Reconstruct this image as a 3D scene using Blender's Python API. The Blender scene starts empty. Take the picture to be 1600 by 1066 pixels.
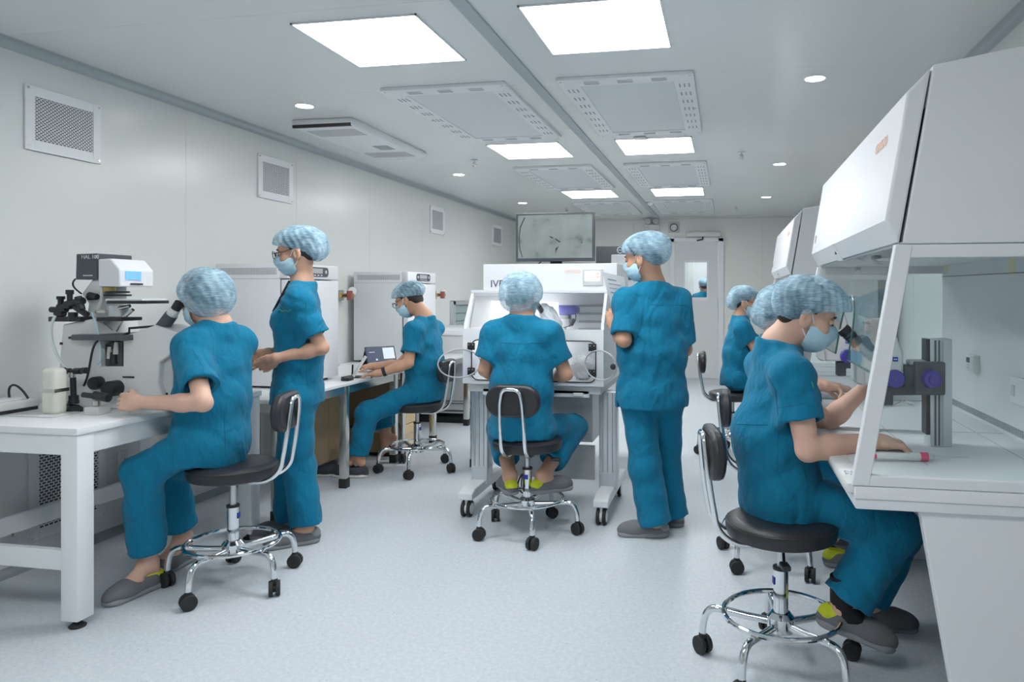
import bpy, bmesh, math, random
import numpy as np
from mathutils import Vector, Matrix
from mathutils.bvhtree import BVHTree

# ------------------------------------------------------------------ camera, light, exposure
SC = bpy.context.scene
COL = SC.collection
F_, X0_, Y0_, HC = 1125.0, 920.0, 459.0, 1.33
YAW = math.atan((1135.0 - X0_) / F_)
S_, C_ = math.sin(YAW), math.cos(YAW)
cam_d = bpy.data.cameras.new('camera'); cam = bpy.data.objects.new('camera', cam_d); COL.objects.link(cam)
cam.location = (0, 0, HC); cam.rotation_euler = (math.radians(90), 0, YAW)
cam_d.sensor_width = 36.0; cam_d.lens = 36.0 * F_ / 1600.0
cam_d.shift_x = -(X0_ - 800.0) / 1600.0; cam_d.shift_y = -(533.0 - Y0_) / 1600.0
cam_d.clip_start = 0.05
SC.camera = cam
SC.view_settings.view_transform = 'Standard'; SC.view_settings.look = 'None'
SC.view_settings.gamma = 1.0; SC.view_settings.use_curve_mapping = False
SC.view_settings.exposure = 0.88
LIGHT_PANEL = 11.0
DOWNLIGHT = 16.0
world = bpy.data.worlds.new('world'); SC.world = world; world.use_nodes = True
world.node_tree.nodes['Background'].inputs[0].default_value = (0.8, 0.88, 0.95, 1)
world.node_tree.nodes['Background'].inputs[1].default_value = 0.3

def ray(px, py):
    u = (px - X0_) / F_; v = (Y0_ - py) / F_
    return Vector((-S_ + u * C_, C_ + u * S_, v))
def at(px, py, d):                      # photo position and depth in metres -> place in the room
    return Vector((0, 0, HC)) + ray(px, py) * d
def onY(px, py, y):
    r = ray(px, py); return Vector((0, 0, HC)) + r * (y / r.y)
def onX(px, py, x):
    r = ray(px, py); return Vector((0, 0, HC)) + r * (x / r.x)
def onZ(px, py, z):
    r = ray(px, py); return Vector((0, 0, HC)) + r * ((z - HC) / r.z)
V = Vector
UP = V((0, 0, 1))

# ------------------------------------------------------------------ materials
def _mat(name):
    m = bpy.data.materials.new(name); m.use_nodes = True
    return m, m.node_tree.nodes, m.node_tree.links, m.node_tree.nodes['Principled BSDF']
def mat(name, col, rough=0.5, metal=0.0, spec=0.5, emit=0.0, alpha=1.0, bump=0.0, bscale=200.0, coat=0.0, var=0.0, vscale=8.0, ecol=None, trans=0.0):
    m, N, L, b = _mat(name)
    b.inputs['Base Color'].default_value = (*col, 1); b.inputs['Roughness'].default_value = rough
    b.inputs['Metallic'].default_value = metal; b.inputs['Specular IOR Level'].default_value = spec
    b.inputs['Alpha'].default_value = alpha; b.inputs['Coat Weight'].default_value = coat
    b.inputs['Transmission Weight'].default_value = trans
    if emit:
        b.inputs['Emission Color'].default_value = (*(ecol or col), 1); b.inputs['Emission Strength'].default_value = emit
    tc = N.new('ShaderNodeTexCoord')
    if var:
        n = N.new('ShaderNodeTexNoise'); n.inputs['Scale'].default_value = vscale; n.inputs['Detail'].default_value = 3
        L.new(tc.outputs['Object'], n.inputs['Vector'])
        r = N.new('ShaderNodeMapRange'); r.inputs[3].default_value = 1 - var; r.inputs[4].default_value = 1 + var
        L.new(n.outputs[0], r.inputs[0])
        mx = N.new('ShaderNodeVectorMath'); mx.operation = 'SCALE'; mx.inputs[0].default_value = col
        L.new(r.outputs[0], mx.inputs['Scale']); L.new(mx.outputs[0], b.inputs['Base Color'])
    if bump:
        n2 = N.new('ShaderNodeTexNoise'); n2.inputs['Scale'].default_value = bscale; n2.inputs['Detail'].default_value = 3
        L.new(tc.outputs['Object'], n2.inputs['Vector'])
        bp = N.new('ShaderNodeBump'); bp.inputs['Strength'].default_value = bump; bp.inputs['Distance'].default_value = 0.01
        L.new(n2.outputs[0], bp.inputs['Height']); L.new(bp.outputs[0], b.inputs['Normal'])
    return m
def mat_glass(name, col=(0.95, 0.98, 0.98), refl=0.09):
    m, N, L, b = _mat(name); N.remove(b)
    t = N.new('ShaderNodeBsdfTransparent'); t.inputs[0].default_value = (*col, 1)
    g = N.new('ShaderNodeBsdfGlossy'); g.inputs['Roughness'].default_value = 0.02
    fa = N.new('ShaderNodeLayerWeight'); fa.inputs[0].default_value = .5
    pw = N.new('ShaderNodeMath'); pw.operation = 'POWER'; pw.inputs[1].default_value = 4; L.new(fa.outputs['Facing'], pw.inputs[0])
    lw = N.new('ShaderNodeMapRange'); lw.inputs[3].default_value = .035; lw.inputs[4].default_value = .65; L.new(pw.outputs[0], lw.inputs[0])
    mx = N.new('ShaderNodeMixShader'); L.new(lw.outputs[0], mx.inputs[0]); L.new(t.outputs[0], mx.inputs[1]); L.new(g.outputs[0], mx.inputs[2])
    L.new(mx.outputs[0], N['Material Output'].inputs[0])
    return m
def mat_floor():
    m, N, L, b = _mat('vinyl_floor')
    tc = N.new('ShaderNodeTexCoord')
    def speck(scale, lo, hi):
        n = N.new('ShaderNodeTexNoise'); n.inputs['Scale'].default_value = scale; n.inputs['Detail'].default_value = 2
        L.new(tc.outputs['Object'], n.inputs['Vector'])
        r = N.new('ShaderNodeMapRange'); r.inputs[1].default_value = lo; r.inputs[2].default_value = hi; L.new(n.outputs[0], r.inputs[0])
        return r.outputs[0]
    def mix(f, a, c):
        x = N.new('ShaderNodeMix'); x.data_type = 'RGBA'; L.new(f, x.inputs[0])
        if isinstance(a, tuple): x.inputs[6].default_value = (*a, 1)
        else: L.new(a, x.inputs[6])
        x.inputs[7].default_value = (*c, 1); return x.outputs[2]
    c1 = mix(speck(55, .42, .62), (.57, .615, .66), (.63, .67, .71))
    c2 = mix(speck(140, .62, .70), c1, (.45, .53, .62))
    c3 = mix(speck(90, .69, .73), c2, (.30, .36, .44))
    L.new(c3, b.inputs['Base Color'])
    b.inputs['Roughness'].default_value = 0.36; b.inputs['Specular IOR Level'].default_value = 0.35
    return m
def mat_screen(name, kind):
    m, N, L, b = _mat(name)
    tc = N.new('ShaderNodeTexCoord'); n = N.new('ShaderNodeTexNoise'); n.inputs['Scale'].default_value = 9; n.inputs['Detail'].default_value = 6
    L.new(tc.outputs['Object'], n.inputs['Vector'])
    r = N.new('ShaderNodeValToRGB'); e = r.color_ramp.elements
    e[0].position = .28; e[0].color = (.10, .13, .13, 1); e[1].position = .42; e[1].color = (.27, .33, .33, 1)
    e.new(.7).color = (.34, .41, .41, 1)
    L.new(n.outputs[0], r.inputs[0]); b.inputs['Base Color'].default_value = (.02, .02, .02, 1)
    L.new(r.outputs[0], b.inputs['Emission Color']); b.inputs['Emission Strength'].default_value = 0.42
    b.inputs['Roughness'].default_value = .3
    return m
def mat_cloth(name, col):
    m, N, L, b = _mat(name)
    b.inputs['Roughness'].default_value = .85; b.inputs['Specular IOR Level'].default_value = .18
    b.inputs['Sheen Weight'].default_value = .08; b.inputs['Sheen Roughness'].default_value = .5
    tc = N.new('ShaderNodeTexCoord')
    mp = N.new('ShaderNodeMapping'); mp.inputs['Scale'].default_value = (1.0, 1.0, 0.55); mp.inputs['Rotation'].default_value = (.5, .4, .3)
    L.new(tc.outputs['Object'], mp.inputs[0])
    n = N.new('ShaderNodeTexNoise'); n.inputs['Scale'].default_value = 11; n.inputs['Detail'].default_value = 3; n.inputs['Distortion'].default_value = 1.2
    L.new(mp.outputs[0], n.inputs['Vector'])
    n2 = N.new('ShaderNodeTexNoise'); n2.inputs['Scale'].default_value = 34; n2.inputs['Detail'].default_value = 4; n2.inputs['Distortion'].default_value = .8
    L.new(mp.outputs[0], n2.inputs['Vector'])
    add = N.new('ShaderNodeMath'); add.operation = 'MULTIPLY_ADD'; add.inputs[1].default_value = .3
    L.new(n2.outputs[0], add.inputs[0]); L.new(n.outputs[0], add.inputs[2])
    bp = N.new('ShaderNodeBump'); bp.inputs['Strength'].default_value = .5; bp.inputs['Distance'].default_value = .03
    L.new(add.outputs[0], bp.inputs['Height']); L.new(bp.outputs[0], b.inputs['Normal'])
    r = N.new('ShaderNodeMapRange'); r.inputs[1].default_value = .3; r.inputs[2].default_value = .7; r.inputs[3].default_value = .93; r.inputs[4].default_value = 1.07
    L.new(n2.outputs[0], r.inputs[0])
    mx = N.new('ShaderNodeVectorMath'); mx.operation = 'SCALE'; mx.inputs[0].default_value = col
    L.new(r.outputs[0], mx.inputs['Scale']); L.new(mx.outputs[0], b.inputs['Base Color'])
    return m
def mat_cap(name):
    m, N, L, b = _mat(name)
    b.inputs['Roughness'].default_value = .75; b.inputs['Specular IOR Level'].default_value = .2
    tc = N.new('ShaderNodeTexCoord')
    n = N.new('ShaderNodeTexNoise'); n.inputs['Scale'].default_value = 12; n.inputs['Detail'].default_value = 4; n.inputs['Distortion'].default_value = .8
    L.new(tc.outputs['Object'], n.inputs['Vector'])
    mp = N.new('ShaderNodeMapping'); mp.inputs['Scale'].default_value = (.35, .35, 2.6); L.new(tc.outputs['Object'], mp.inputs[0])
    w = N.new('ShaderNodeTexNoise'); w.inputs['Scale'].default_value = 90; w.inputs['Detail'].default_value = 2; w.inputs['Distortion'].default_value = .6
    L.new(mp.outputs[0], w.inputs['Vector'])
    ad = N.new('ShaderNodeMath'); ad.operation = 'MULTIPLY_ADD'; ad.inputs[1].default_value = .75; L.new(w.outputs[0], ad.inputs[0]); L.new(n.outputs[0], ad.inputs[2])
    r = N.new('ShaderNodeMapRange'); r.inputs[1].default_value = .62; r.inputs[2].default_value = 1.12; L.new(ad.outputs[0], r.inputs[0])
    cr = N.new('ShaderNodeMix'); cr.data_type = 'RGBA'; cr.inputs[6].default_value = (.24, .44, .58, 1); cr.inputs[7].default_value = (.50, .71, .83, 1)
    L.new(r.outputs[0], cr.inputs[0]); L.new(cr.outputs[2], b.inputs['Base Color'])
    ra = N.new('ShaderNodeMapRange'); ra.inputs[3].default_value = .42; ra.inputs[4].default_value = .74
    L.new(r.outputs[0], ra.inputs[0]); L.new(ra.outputs[0], b.inputs['Alpha'])
    bp = N.new('ShaderNodeBump'); bp.inputs['Strength'].default_value = .55; bp.inputs['Distance'].default_value = .008
    L.new(ad.outputs[0], bp.inputs['Height']); L.new(bp.outputs[0], b.inputs['Normal'])
    return m
def mat_skin(name, col):
    m = mat(name, col, .52, spec=.35, bump=.12, bscale=420, var=.07, vscale=18)
    b = m.node_tree.nodes['Principled BSDF']
    b.inputs['Subsurface Weight'].default_value = .12; b.inputs['Subsurface Radius'].default_value = (.012, .005, .003); b.inputs['Subsurface Scale'].default_value = .6
    return m
M = dict(
    wall=mat('wall_panel_paint', (.72, .742, .725), .24, spec=.42, var=.012, vscale=1.5),
    wallback=mat('far_wall_paint', (.79, .80, .755), .35, spec=.4),
    ceil=mat('ceiling_panel_paint', (.76, .785, .775), .22, spec=.45, var=.012, vscale=1.5),
    seam=mat('panel_joint_sealant', (.50, .52, .51), .6), alu=mat('anodised_cove', (.42, .47, .50), .38, .35),
    skirt=mat('skirting_grey', (.30, .34, .36), .45), floor=mat_floor(),
    white=mat('white_powder_coat', (.80, .82, .84), .30, spec=.45), ivory=mat('ivory_plastic', (.74, .74, .66), .4),
    hoodw=mat('hood_white_enamel', (.73, .75, .775), .5, spec=.3),
    offwhite=mat('instrument_white', (.72, .735, .73), .38, var=.01), grey=mat('mid_grey_paint', (.45, .47, .48), .45),
    lgrey=mat('light_grey_paint', (.62, .64, .64), .42), dgrey=mat('dark_grey_paint', (.075, .085, .10), .42), black=mat('black_plastic', (.018, .019, .022), .42),
    blackv=mat('black_vinyl_upholstery', (.024, .024, .028), .38, spec=.5, bump=.15, bscale=260), rubber=mat('black_rubber', (.02, .02, .021), .65),
    chrome=mat('chrome', (.78, .80, .82), .07, 1.0), steel=mat('stainless_steel', (.62, .61, .58), .20, 1.0), extr=mat('aluminium_extrusion', (.68, .71, .74), .34, .75),
    hole=mat('dark_opening', (.05, .055, .065), .8), holeg=mat('grille_shadow_grey', (.10, .11, .13), .8),
    panel=mat('lamp_diffuser', (1, 1, 1), .5, emit=LIGHT_PANEL, ecol=(.97, .985, 1.0)), down=mat('downlight_diffuser', (1, 1, 1), .5, emit=DOWNLIGHT, ecol=(1.0, .96, .90)),
    perf=mat('perforated_filter_face', (.70, .73, .75), .5, var=.03, vscale=300),
    glass=mat_glass('clear_glass'), gglass=mat_glass('green_tinted_glass', (.80, .93, .88)), acry=mat_glass('clear_acrylic', (.95, .96, .97)),
    gedge=mat('glass_edge_green', (.10, .22, .18), .2, alpha=.8), purple=mat('violet_knob', (.075, .055, .36), .38), blue=mat('blue_print', (.02, .05, .45), .5),
    orange=mat('orange_print', (.93, .62, .50), .5), navy=mat('navy_print', (.05, .06, .12), .5), red=mat('red_plastic', (.6, .05, .06), .4), pink=mat('pink_plastic', (.80, .07, .20), .4),
    tv=mat_screen('micrograph_screen', 0), lcd=mat('lcd_blue_backlight', (.12, .3, .6), .3, emit=.38, ecol=(.20, .50, 1.0)),
    scr=mat('touch_screen_lit', (.9, .9, .95), .3, emit=.75, ecol=(.95, .95, 1.0)), lit=mat('backlit_white_panel', (1, 1, 1), .5, emit=1.1),
    tabl=mat('tablet_screen_dark', (.05, .06, .09), .2, emit=.10, ecol=(.25, .3, .5)), tabw=mat('tablet_window_pale', (.5, .56, .62), .3, emit=.3, ecol=(.6, .68, .78)),
    scrub=mat_cloth('teal_scrub_cotton', (.006, .178, .312)), scrubseam=mat('teal_seam_thread', (.006, .125, .235), .9), skin=mat_skin('skin_tan', (.60, .35, .245)), skin2=mat_skin('skin_light', (.70, .44, .335)), skin3=mat_skin('skin_warm', (.58, .33, .22)),
    hair=mat('black_hair', (.016, .013, .012), .45, bump=.3, bscale=180), cap=mat_cap('blue_nonwoven_cap'), mask=mat('blue_surgical_mask', (.46, .68, .80), .8, bump=.15, bscale=150), loop=mat('white_elastic', (.85, .86, .86), .7),
    eye=mat('eye_white', (.75, .73, .70), .3), iris=mat('dark_iris', (.03, .018, .012), .2), brow=mat('eyebrow_hair', (.03, .022, .018), .7),
    clog=mat('grey_foam_clog', (.155, .16, .17), .7, bump=.1, bscale=120), sole=mat('pale_grey_sole', (.26, .275, .29), .65), lime=mat('lime_lining', (.62, .68, .02), .6), green=mat('green_embroidery', (.05, .55, .25), .6),
    wsole=mat('white_rubber_sole', (.70, .69, .66), .6), dshoe=mat('charcoal_canvas', (.055, .06, .07), .8), sock=mat('black_sock', (.012, .012, .016), .9),
    wood=mat('beech_laminate', (.66, .50, .30), .5, var=.06, vscale=14), woodshade=mat('shaded_brown_laminate', (.42, .30, .18), .5, var=.08, vscale=12),  # second laminate is the wood tone darkened, with shade put into its colour
    paper=mat('printed_paper', (.78, .81, .84), .8), ink=mat('grey_ink', (.38, .42, .48), .8), tape=mat('label_tape', (.88, .89, .90), .6),
    tube=mat('white_silicone_hose', (.76, .82, .82), .4), cyan=mat('pale_blue_hose', (.45, .68, .78), .3), plasticbag=mat('clear_plastic_drape', (.86, .88, .88), .3, alpha=.72, bump=.6, bscale=25),
    brass=mat('brass', (.55, .40, .16), .3, 1.0), sticky=mat('yellow_note', (.80, .76, .50), .7), kit=mat('cream_unit', (.70, .70, .63), .4), vio=mat('violet_housing', (.20, .20, .58), .35))

# ------------------------------------------------------------------ mesh helpers
def wm(o):
    m = Matrix.Identity(4)
    while o is not None:
        m = o.matrix_basis @ m; o = o.parent
    return m
class MB:
    def __init__(s): s.v = []; s.f = []
    def add(s, vs, fs):
        n = len(s.v); s.v += [V(p) for p in vs]; s.f += [[i + n for i in f] for f in fs]; return s
    def box(s, x0, x1, y0, y1, z0, z1, m=None):
        vs = [V((x, y, z)) for z in (z0, z1) for y in (y0, y1) for x in (x0, x1)]
        if m: vs = [m @ p for p in vs]
        return s.add(vs, [(0, 2, 3, 1), (4, 5, 7, 6), (0, 1, 5, 4), (2, 6, 7, 3), (0, 4, 6, 2), (1, 3, 7, 5)])
    def rbox(s, x0, x1, y0, y1, z0, z1, r=.01, seg=3, m=None):
        bm = bmesh.new(); bmesh.ops.create_cube(bm, size=1)
        for p in bm.verts: p.co = V((x0 + (p.co.x + .5) * (x1 - x0), y0 + (p.co.y + .5) * (y1 - y0), z0 + (p.co.z + .5) * (z1 - z0)))
        bmesh.ops.bevel(bm, geom=bm.edges[:], offset=r, segments=seg, affect='EDGES', profile=.5)
        bm.verts.index_update()
        vs = [p.co.copy() for p in bm.verts]; fs = [[q.index for q in f.verts] for f in bm.faces]; bm.free()
        if m: vs = [m @ p for p in vs]
        return s.add(vs, fs)
    def cyl(s, a, b, r0, r1=None, n=20, cap=True):
        a, b = V(a), V(b); r1 = r0 if r1 is None else r1
        d = (b - a).normalized(); t = V((1, 0, 0)) if abs(d.x) < .9 else V((0, 1, 0))
        u = d.cross(t).normalized(); w = d.cross(u)
        vs = []
        for c, r in ((a, r0), (b, r1)):
            for i in range(n):
                q = 2 * math.pi * i / n; vs.append(c + (u * math.cos(q) + w * math.sin(q)) * r)
        fs = [(i, (i + 1) % n, n + (i + 1) % n, n + i) for i in range(n)]
        if cap: fs += [tuple(range(n - 1, -1, -1)), tuple(range(n, 2 * n))]
        return s.add(vs, fs)
    def lathe(s, prof, c=(0, 0, 0), ax=(0, 0, 1), n=28, flat=None):
        c = V(c); d = V(ax).normalized(); t = V((1, 0, 0)) if abs(d.x) < .9 else V((0, 1, 0))
        u = d.cross(t).normalized(); w = d.cross(u); vs = []
        for r, h in prof:
            for i in range(n):
                q = 2 * math.pi * i / n; vs.append(c + d * h + (u * math.cos(q) + w * math.sin(q)) * max(r, 1e-5))
        fs = [(k * n + i, k * n + (i + 1) % n, (k + 1) * n + (i + 1) % n, (k + 1) * n + i) for k in range(len(prof) - 1) for i in range(n)]
        return s.add(vs, fs)
    def tube(s, pts, r, n=10, closed=False):
        pts = [V(p) for p in pts]; k = len(pts); vs = []; pu = None
        for i, p in enumerate(pts):
            if closed: d = (pts[(i + 1) % k] - pts[i - 1]).normalized()
            else: d = (pts[min(i + 1, k - 1)] - pts[max(i - 1, 0)]).normalized()
            if pu is None:
                t = V((0, 0, 1)) if abs(d.z) < .9 else V((1, 0, 0)); u = d.cross(t).normalized()
            else:
                u = (pu - d * pu.dot(d)).normalized()
            pu = u; w = d.cross(u)
            rr = r[i] if isinstance(r, (list, tuple)) else r
            for j in range(n):
                q = 2 * math.pi * j / n; vs.append(p + (u * math.cos(q) + w * math.sin(q)) * rr)
        m = k if closed else k - 1
        fs = [(i * n + j, i * n + (j + 1) % n, ((i + 1) % k) * n + (j + 1) % n, ((i + 1) % k) * n + j) for i in range(m) for j in range(n)]
        if not closed: fs += [tuple(range(n - 1, -1, -1)), tuple(range((k - 1) * n, k * n))]
        return s.add(vs, fs)
    def prism(s, poly, off):                 # polygon in space, swept by a vector
        n = len(poly); off = V(off); poly = [V(p) for p in poly]
        return s.add(poly + [p + off for p in poly], [tuple(range(n - 1, -1, -1)), tuple(range(n, 2 * n))] + [(i, (i + 1) % n, n + (i + 1) % n, n + i) for i in range(n)])
    def ell(s, c, r, n=16, m=8, mx=None):
        vs = []; c = V(c)
        for i in range(m + 1):
            a = math.pi * i / m
            for j in range(n):
                b = 2 * math.pi * j / n; p = V((r[0] * math.sin(a) * math.cos(b), r[1] * math.sin(a) * math.sin(b), r[2] * math.cos(a)))
                vs.append(c + (mx @ p if mx else p))
        fs = [(i * n + j, (i + 1) * n + j, (i + 1) * n + (j + 1) % n, i * n + (j + 1) % n) for i in range(m) for j in range(n)]
        return s.add(vs, fs)
    def build(s, name, m, parent=None, bevel=0, local=False, smooth=True, angle=35):
        me = bpy.data.meshes.new(name)
        vs = s.v
        if parent is not None and not local:
            inv = wm(parent).inverted(); vs = [inv @ p for p in vs]
        me.from_pydata([p[:] for p in vs], [], s.f)
        return finish(name, me, m, parent, bevel, smooth, angle)
def finish(name, me, m, parent=None, bevel=0, smooth=True, angle=35):
    bm = bmesh.new(); bm.from_mesh(me); bmesh.ops.remove_doubles(bm, verts=bm.verts[:], dist=1e-6)
    bmesh.ops.recalc_face_normals(bm, faces=bm.faces[:]); bm.to_mesh(me); bm.free()
    if smooth:
        me.polygons.foreach_set('use_smooth', [True] * len(me.polygons)); me.set_sharp_from_angle(angle=math.radians(angle))
    me.materials.append(M[m] if isinstance(m, str) else m)
    o = bpy.data.objects.new(name, me); COL.objects.link(o); o.parent = parent
    if bevel:
        b = o.modifiers.new('edge', 'BEVEL'); b.width = bevel; b.segments = 2; b.limit_method = 'ANGLE'; b.angle_limit = math.radians(40)
    return o
def thing(name, label, cat, loc=(0, 0, 0), rz=0.0, group=None):
    o = bpy.data.objects.new(name, None); COL.objects.link(o); o.empty_display_size = .1
    o.location = loc; o.rotation_euler = (0, 0, rz)
    return tag(o, label, cat, group)
def tag(o, label, cat, group=None):
    o['label'] = label; o['category'] = cat
    if group: o['group'] = group
    return o
def struct(o, label=None, cat=None):
    o['kind'] = 'structure'
    if label: o['label'] = label; o['category'] = cat
    return o
def dup(o, parent):
    c = o.copy(); COL.objects.link(c); c.parent = parent
    for ch in list(o.children): dup(ch, c)
    return c
def copy_thing(root, loc, rz, label, group=None):
    r = root.copy(); COL.objects.link(r); r.location = loc; r.rotation_euler = (0, 0, rz); r['label'] = label
    if group: r['group'] = group
    for ch in list(root.children): dup(ch, r)
    return r
def text(s, size, origin, right, up, m, parent, name='lettering', depth=.0008, center=False):
    cu = bpy.data.curves.new('t', 'FONT'); cu.body = s; cu.size = size; cu.extrude = depth; cu.resolution_u = 3
    if center: cu.align_x = 'CENTER'
    o = bpy.data.objects.new('t', cu); COL.objects.link(o)
    dg = bpy.context.evaluated_depsgraph_get(); me = bpy.data.meshes.new_from_object(o.evaluated_get(dg)); bpy.data.objects.remove(o)
    r, u = V(right).normalized(), V(up).normalized(); n = r.cross(u)
    mx = Matrix(((r.x, u.x, n.x, origin[0]), (r.y, u.y, n.y, origin[1]), (r.z, u.z, n.z, origin[2]), (0, 0, 0, 1)))
    if parent is not None: mx = wm(parent).inverted() @ mx
    me.transform(mx); me.materials.clear()
    me.materials.append(M[m]); ob = bpy.data.objects.new(name, me); COL.objects.link(ob); ob.parent = parent
    return ob
def bez(p0, p1, p2, p3, n=14):
    p0, p1, p2, p3 = map(V, (p0, p1, p2, p3)); r = []
    for i in range(n + 1):
        t = i / n; r.append(p0 * (1 - t) ** 3 + p1 * 3 * t * (1 - t) ** 2 + p2 * 3 * t * t * (1 - t) + p3 * t ** 3)
    return r
def rounded(pts, r, seg=5):                       # polyline with rounded inner corners
    pts = [V(p) for p in pts]; out = [pts[0]]
    for a, b, c in zip(pts, pts[1:], pts[2:]):
        q = min(r, (a - b).length * .49, (c - b).length * .49)
        p0 = b + (a - b).normalized() * q; p1 = b + (c - b).normalized() * q
        for i in range(seg + 1):
            t = i / seg; out.append(p0 * (1 - t) ** 2 + b * 2 * t * (1 - t) + p1 * t * t)
    return out + [pts[-1]]
def rrect(cx, cy, w, h, r, seg=4):               # 2D rounded rectangle
    out = []
    for sx, sy, a0 in ((1, 1, 0), (-1, 1, 90), (-1, -1, 180), (1, -1, 270)):
        for i in range(seg + 1):
            a = math.radians(a0 + 90 * i / seg)
            out.append((cx + sx * (w / 2 - r) + r * math.cos(a), cy + sy * (h / 2 - r) + r * math.sin(a)))
    return out
# ------------------------------------------------------------------ the room
XL, XR, YB, YR, ZC = -3.33, 1.23, 11.38, -2.3, 2.53
struct(MB().box(XL - .1, XR + .1, YR - .1, YB + 2.3, -.05, 0).build('floor', 'floor', smooth=False))
w = struct(MB().box(XL - .08, XL - .008, YR, YB, 0, ZC + .05).build('wall_left', 'seam', smooth=False))
ys = [YR] + [3.96 + 1.183 * k for k in range(-5, 7)] + [YB]
for a, b in zip(ys, ys[1:]):
    if b - a > .05: MB().box(XL - .012, XL, a + .0008, b - .0008, 0.0, ZC).build('panel', 'wall', w, smooth=False)
w = struct(MB().box(XL - .08, XR + .08, YR, YB + .06, ZC + .008, ZC + .06).build('ceiling', 'seam', smooth=False))
for a, b in zip(ys, ys[1:]):
    if b - a > .05:
        for x0, x1 in ((XL, -1.09), (-1.05, XR)):
            MB().box(x0, x1, a + .001, b - .001, ZC, ZC + .012).build('panel', 'ceil', w, smooth=False)
w = struct(MB().box(XR + .008, XR + .08, YR, YB, 0, ZC + .05).build('wall_right', 'seam', smooth=False))
for a, b in zip(ys, ys[1:]):
    if b - a > .05: MB().box(XR, XR + .012, a + .0015, b - .0015, 0.0, ZC).build('panel', 'wall', w, smooth=False)
DX0, DX1, DZ = -.868, -.042, 2.2
w = struct(MB().box(XL - .08, DX0, YB + .01, YB + .06, 0, ZC).box(DX1, XR + .08, YB + .01, YB + .06, 0, ZC).box(DX0, DX1, YB + .01, YB + .06, DZ, ZC).build('wall_back', 'seam', smooth=False))
for a, b in ((XL, -2.6), (-2.6, -1.45), (-1.45, DX0), (DX1, .55), (.55, XR)):
    MB().box(a + .0015, b - .0015, YB, YB + .012, 0, ZC).build('panel', 'wallback', w, smooth=False)
MB().box(DX0, DX1, YB, YB + .012, DZ, ZC).build('panel', 'wallback', w, smooth=False)
struct(MB().box(XL, XR, YR - .08, YR, 0, ZC).build('wall_front', 'wall', smooth=False))
# coves, skirting, ceiling strip
def cove(name, p0, p1, inw, m='alu', r=.048, up=1):
    p0, p1, inw = V(p0), V(p1), V(inw); mb = MB(); n = 6; z = V((0, 0, -up))
    prof = [inw * (r * (1 - math.sin(q))) + z * (r * (1 - math.cos(q))) for q in [math.pi / 2 * i / n for i in range(n + 1)]]
    pr = prof + [V((0, 0, 0))]
    mb.prism([p0 + q for q in pr], p1 - p0)
    return struct(mb.build(name, m))
cove('trim_1', (XL, YR, ZC), (XL, YB, ZC), (1, 0, 0))
cove('trim_2', (XR, YR, ZC), (XR, YB, ZC), (-1, 0, 0))
cove('trim_3', (XL, YB, ZC), (XR, YB, ZC), (0, -1, 0), 'lgrey', .035)
cove('baseboard_left', (XL, YR, 0), (XL, YB, 0), (1, 0, 0), 'skirt', .04, -1)
cove('baseboard_right', (XR, YR, 0), (XR, YB, 0), (-1, 0, 0), 'skirt', .04, -1)
struct(MB().box(-1.105, -1.04, YR, YB, ZC - .012, ZC + .004).build('trim_4', 'alu', bevel=.003))

# door with window, closer; corridor beyond
dr = thing('door_1', 'pale grey cleanroom door with narrow glazed window in far wall', 'door', ((DX0 + DX1) / 2, YB, 0)); dr['kind'] = 'structure'
fw = .068
MB().box(DX0, DX0 + fw, YB - .025, YB + .06, 0, DZ).box(DX1 - fw - .015, DX1, YB - .025, YB + .06, 0, DZ).box(DX0, DX1, YB - .025, YB + .06, DZ - .06, DZ).build('door_frame', 'white', dr, bevel=.006)
a, b = DX0 + fw + .004, DX1 - fw - .02; c0, c1, e0, e1 = -.632, -.302, 1.27, 1.82
lf = MB().box(a, c0, YB + .005, YB + .045, .008, DZ - .064).box(c1, b, YB + .005, YB + .045, .008, DZ - .064).box(c0, c1, YB + .005, YB + .045, .008, e0).box(c0, c1, YB + .005, YB + .045, e1, DZ - .064).build('door_leaf', 'offwhite', dr)
MB().box(c0 - .03, c1 + .03, YB - .003, YB + .006, e0 - .05, e0).box(c0 - .03, c1 + .03, YB - .003, YB + .006, e1, e1 + .03).box(c0 - .03, c0, YB - .003, YB + .006, e0, e1).box(c1, c1 + .03, YB - .003, YB + .006, e0, e1).build('window_frame', 'white', lf, bevel=.002)
MB().box(c0, c1, YB + .022, YB + .027, e0, e1).build('window_pane', 'glass', lf)
MB().rbox(-.625, -.085, YB - .085, YB - .026, 2.215, 2.29, .012).build('door_closer', 'offwhite', dr)
MB().tube([(-.36, YB - .05, 2.215), (-.36, YB - .055, 2.175), (-.40, YB - .075, 2.165), (-.45, YB - .05, 2.155)], .011, 8).build('closer_arm', 'black', dr)
MB().box(-.09, -.078, YB - .005, YB + .01, .9, 1.05).build('lock_plate', 'steel', dr)
cor = struct(MB().box(-2.0, 1.2, YB + 2.2, YB + 2.25, 0, ZC).box(-2.05, -2.0, YB + .06, YB + 2.25, 0, ZC).box(1.2, 1.25, YB + .06, YB + 2.25, 0, ZC).box(-2.05, 1.25, YB + .06, YB + 2.25, ZC, ZC + .05).build('wall_corridor', 'white', smooth=False))
struct(MB().box(-.72, -.60, YB + 2.17, YB + 2.2, 0, 2.2).build('trim_5', 'wall', bevel=.004))
cl = thing('corridor_light', 'ceiling lamp of the corridor beyond the far door', 'light', (-.4, YB + 1.1, ZC))
MB().box(-.75, -.05, YB + .8, YB + 1.4, ZC - .012, ZC - .001).build('diffuser', 'panel', cl)

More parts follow.
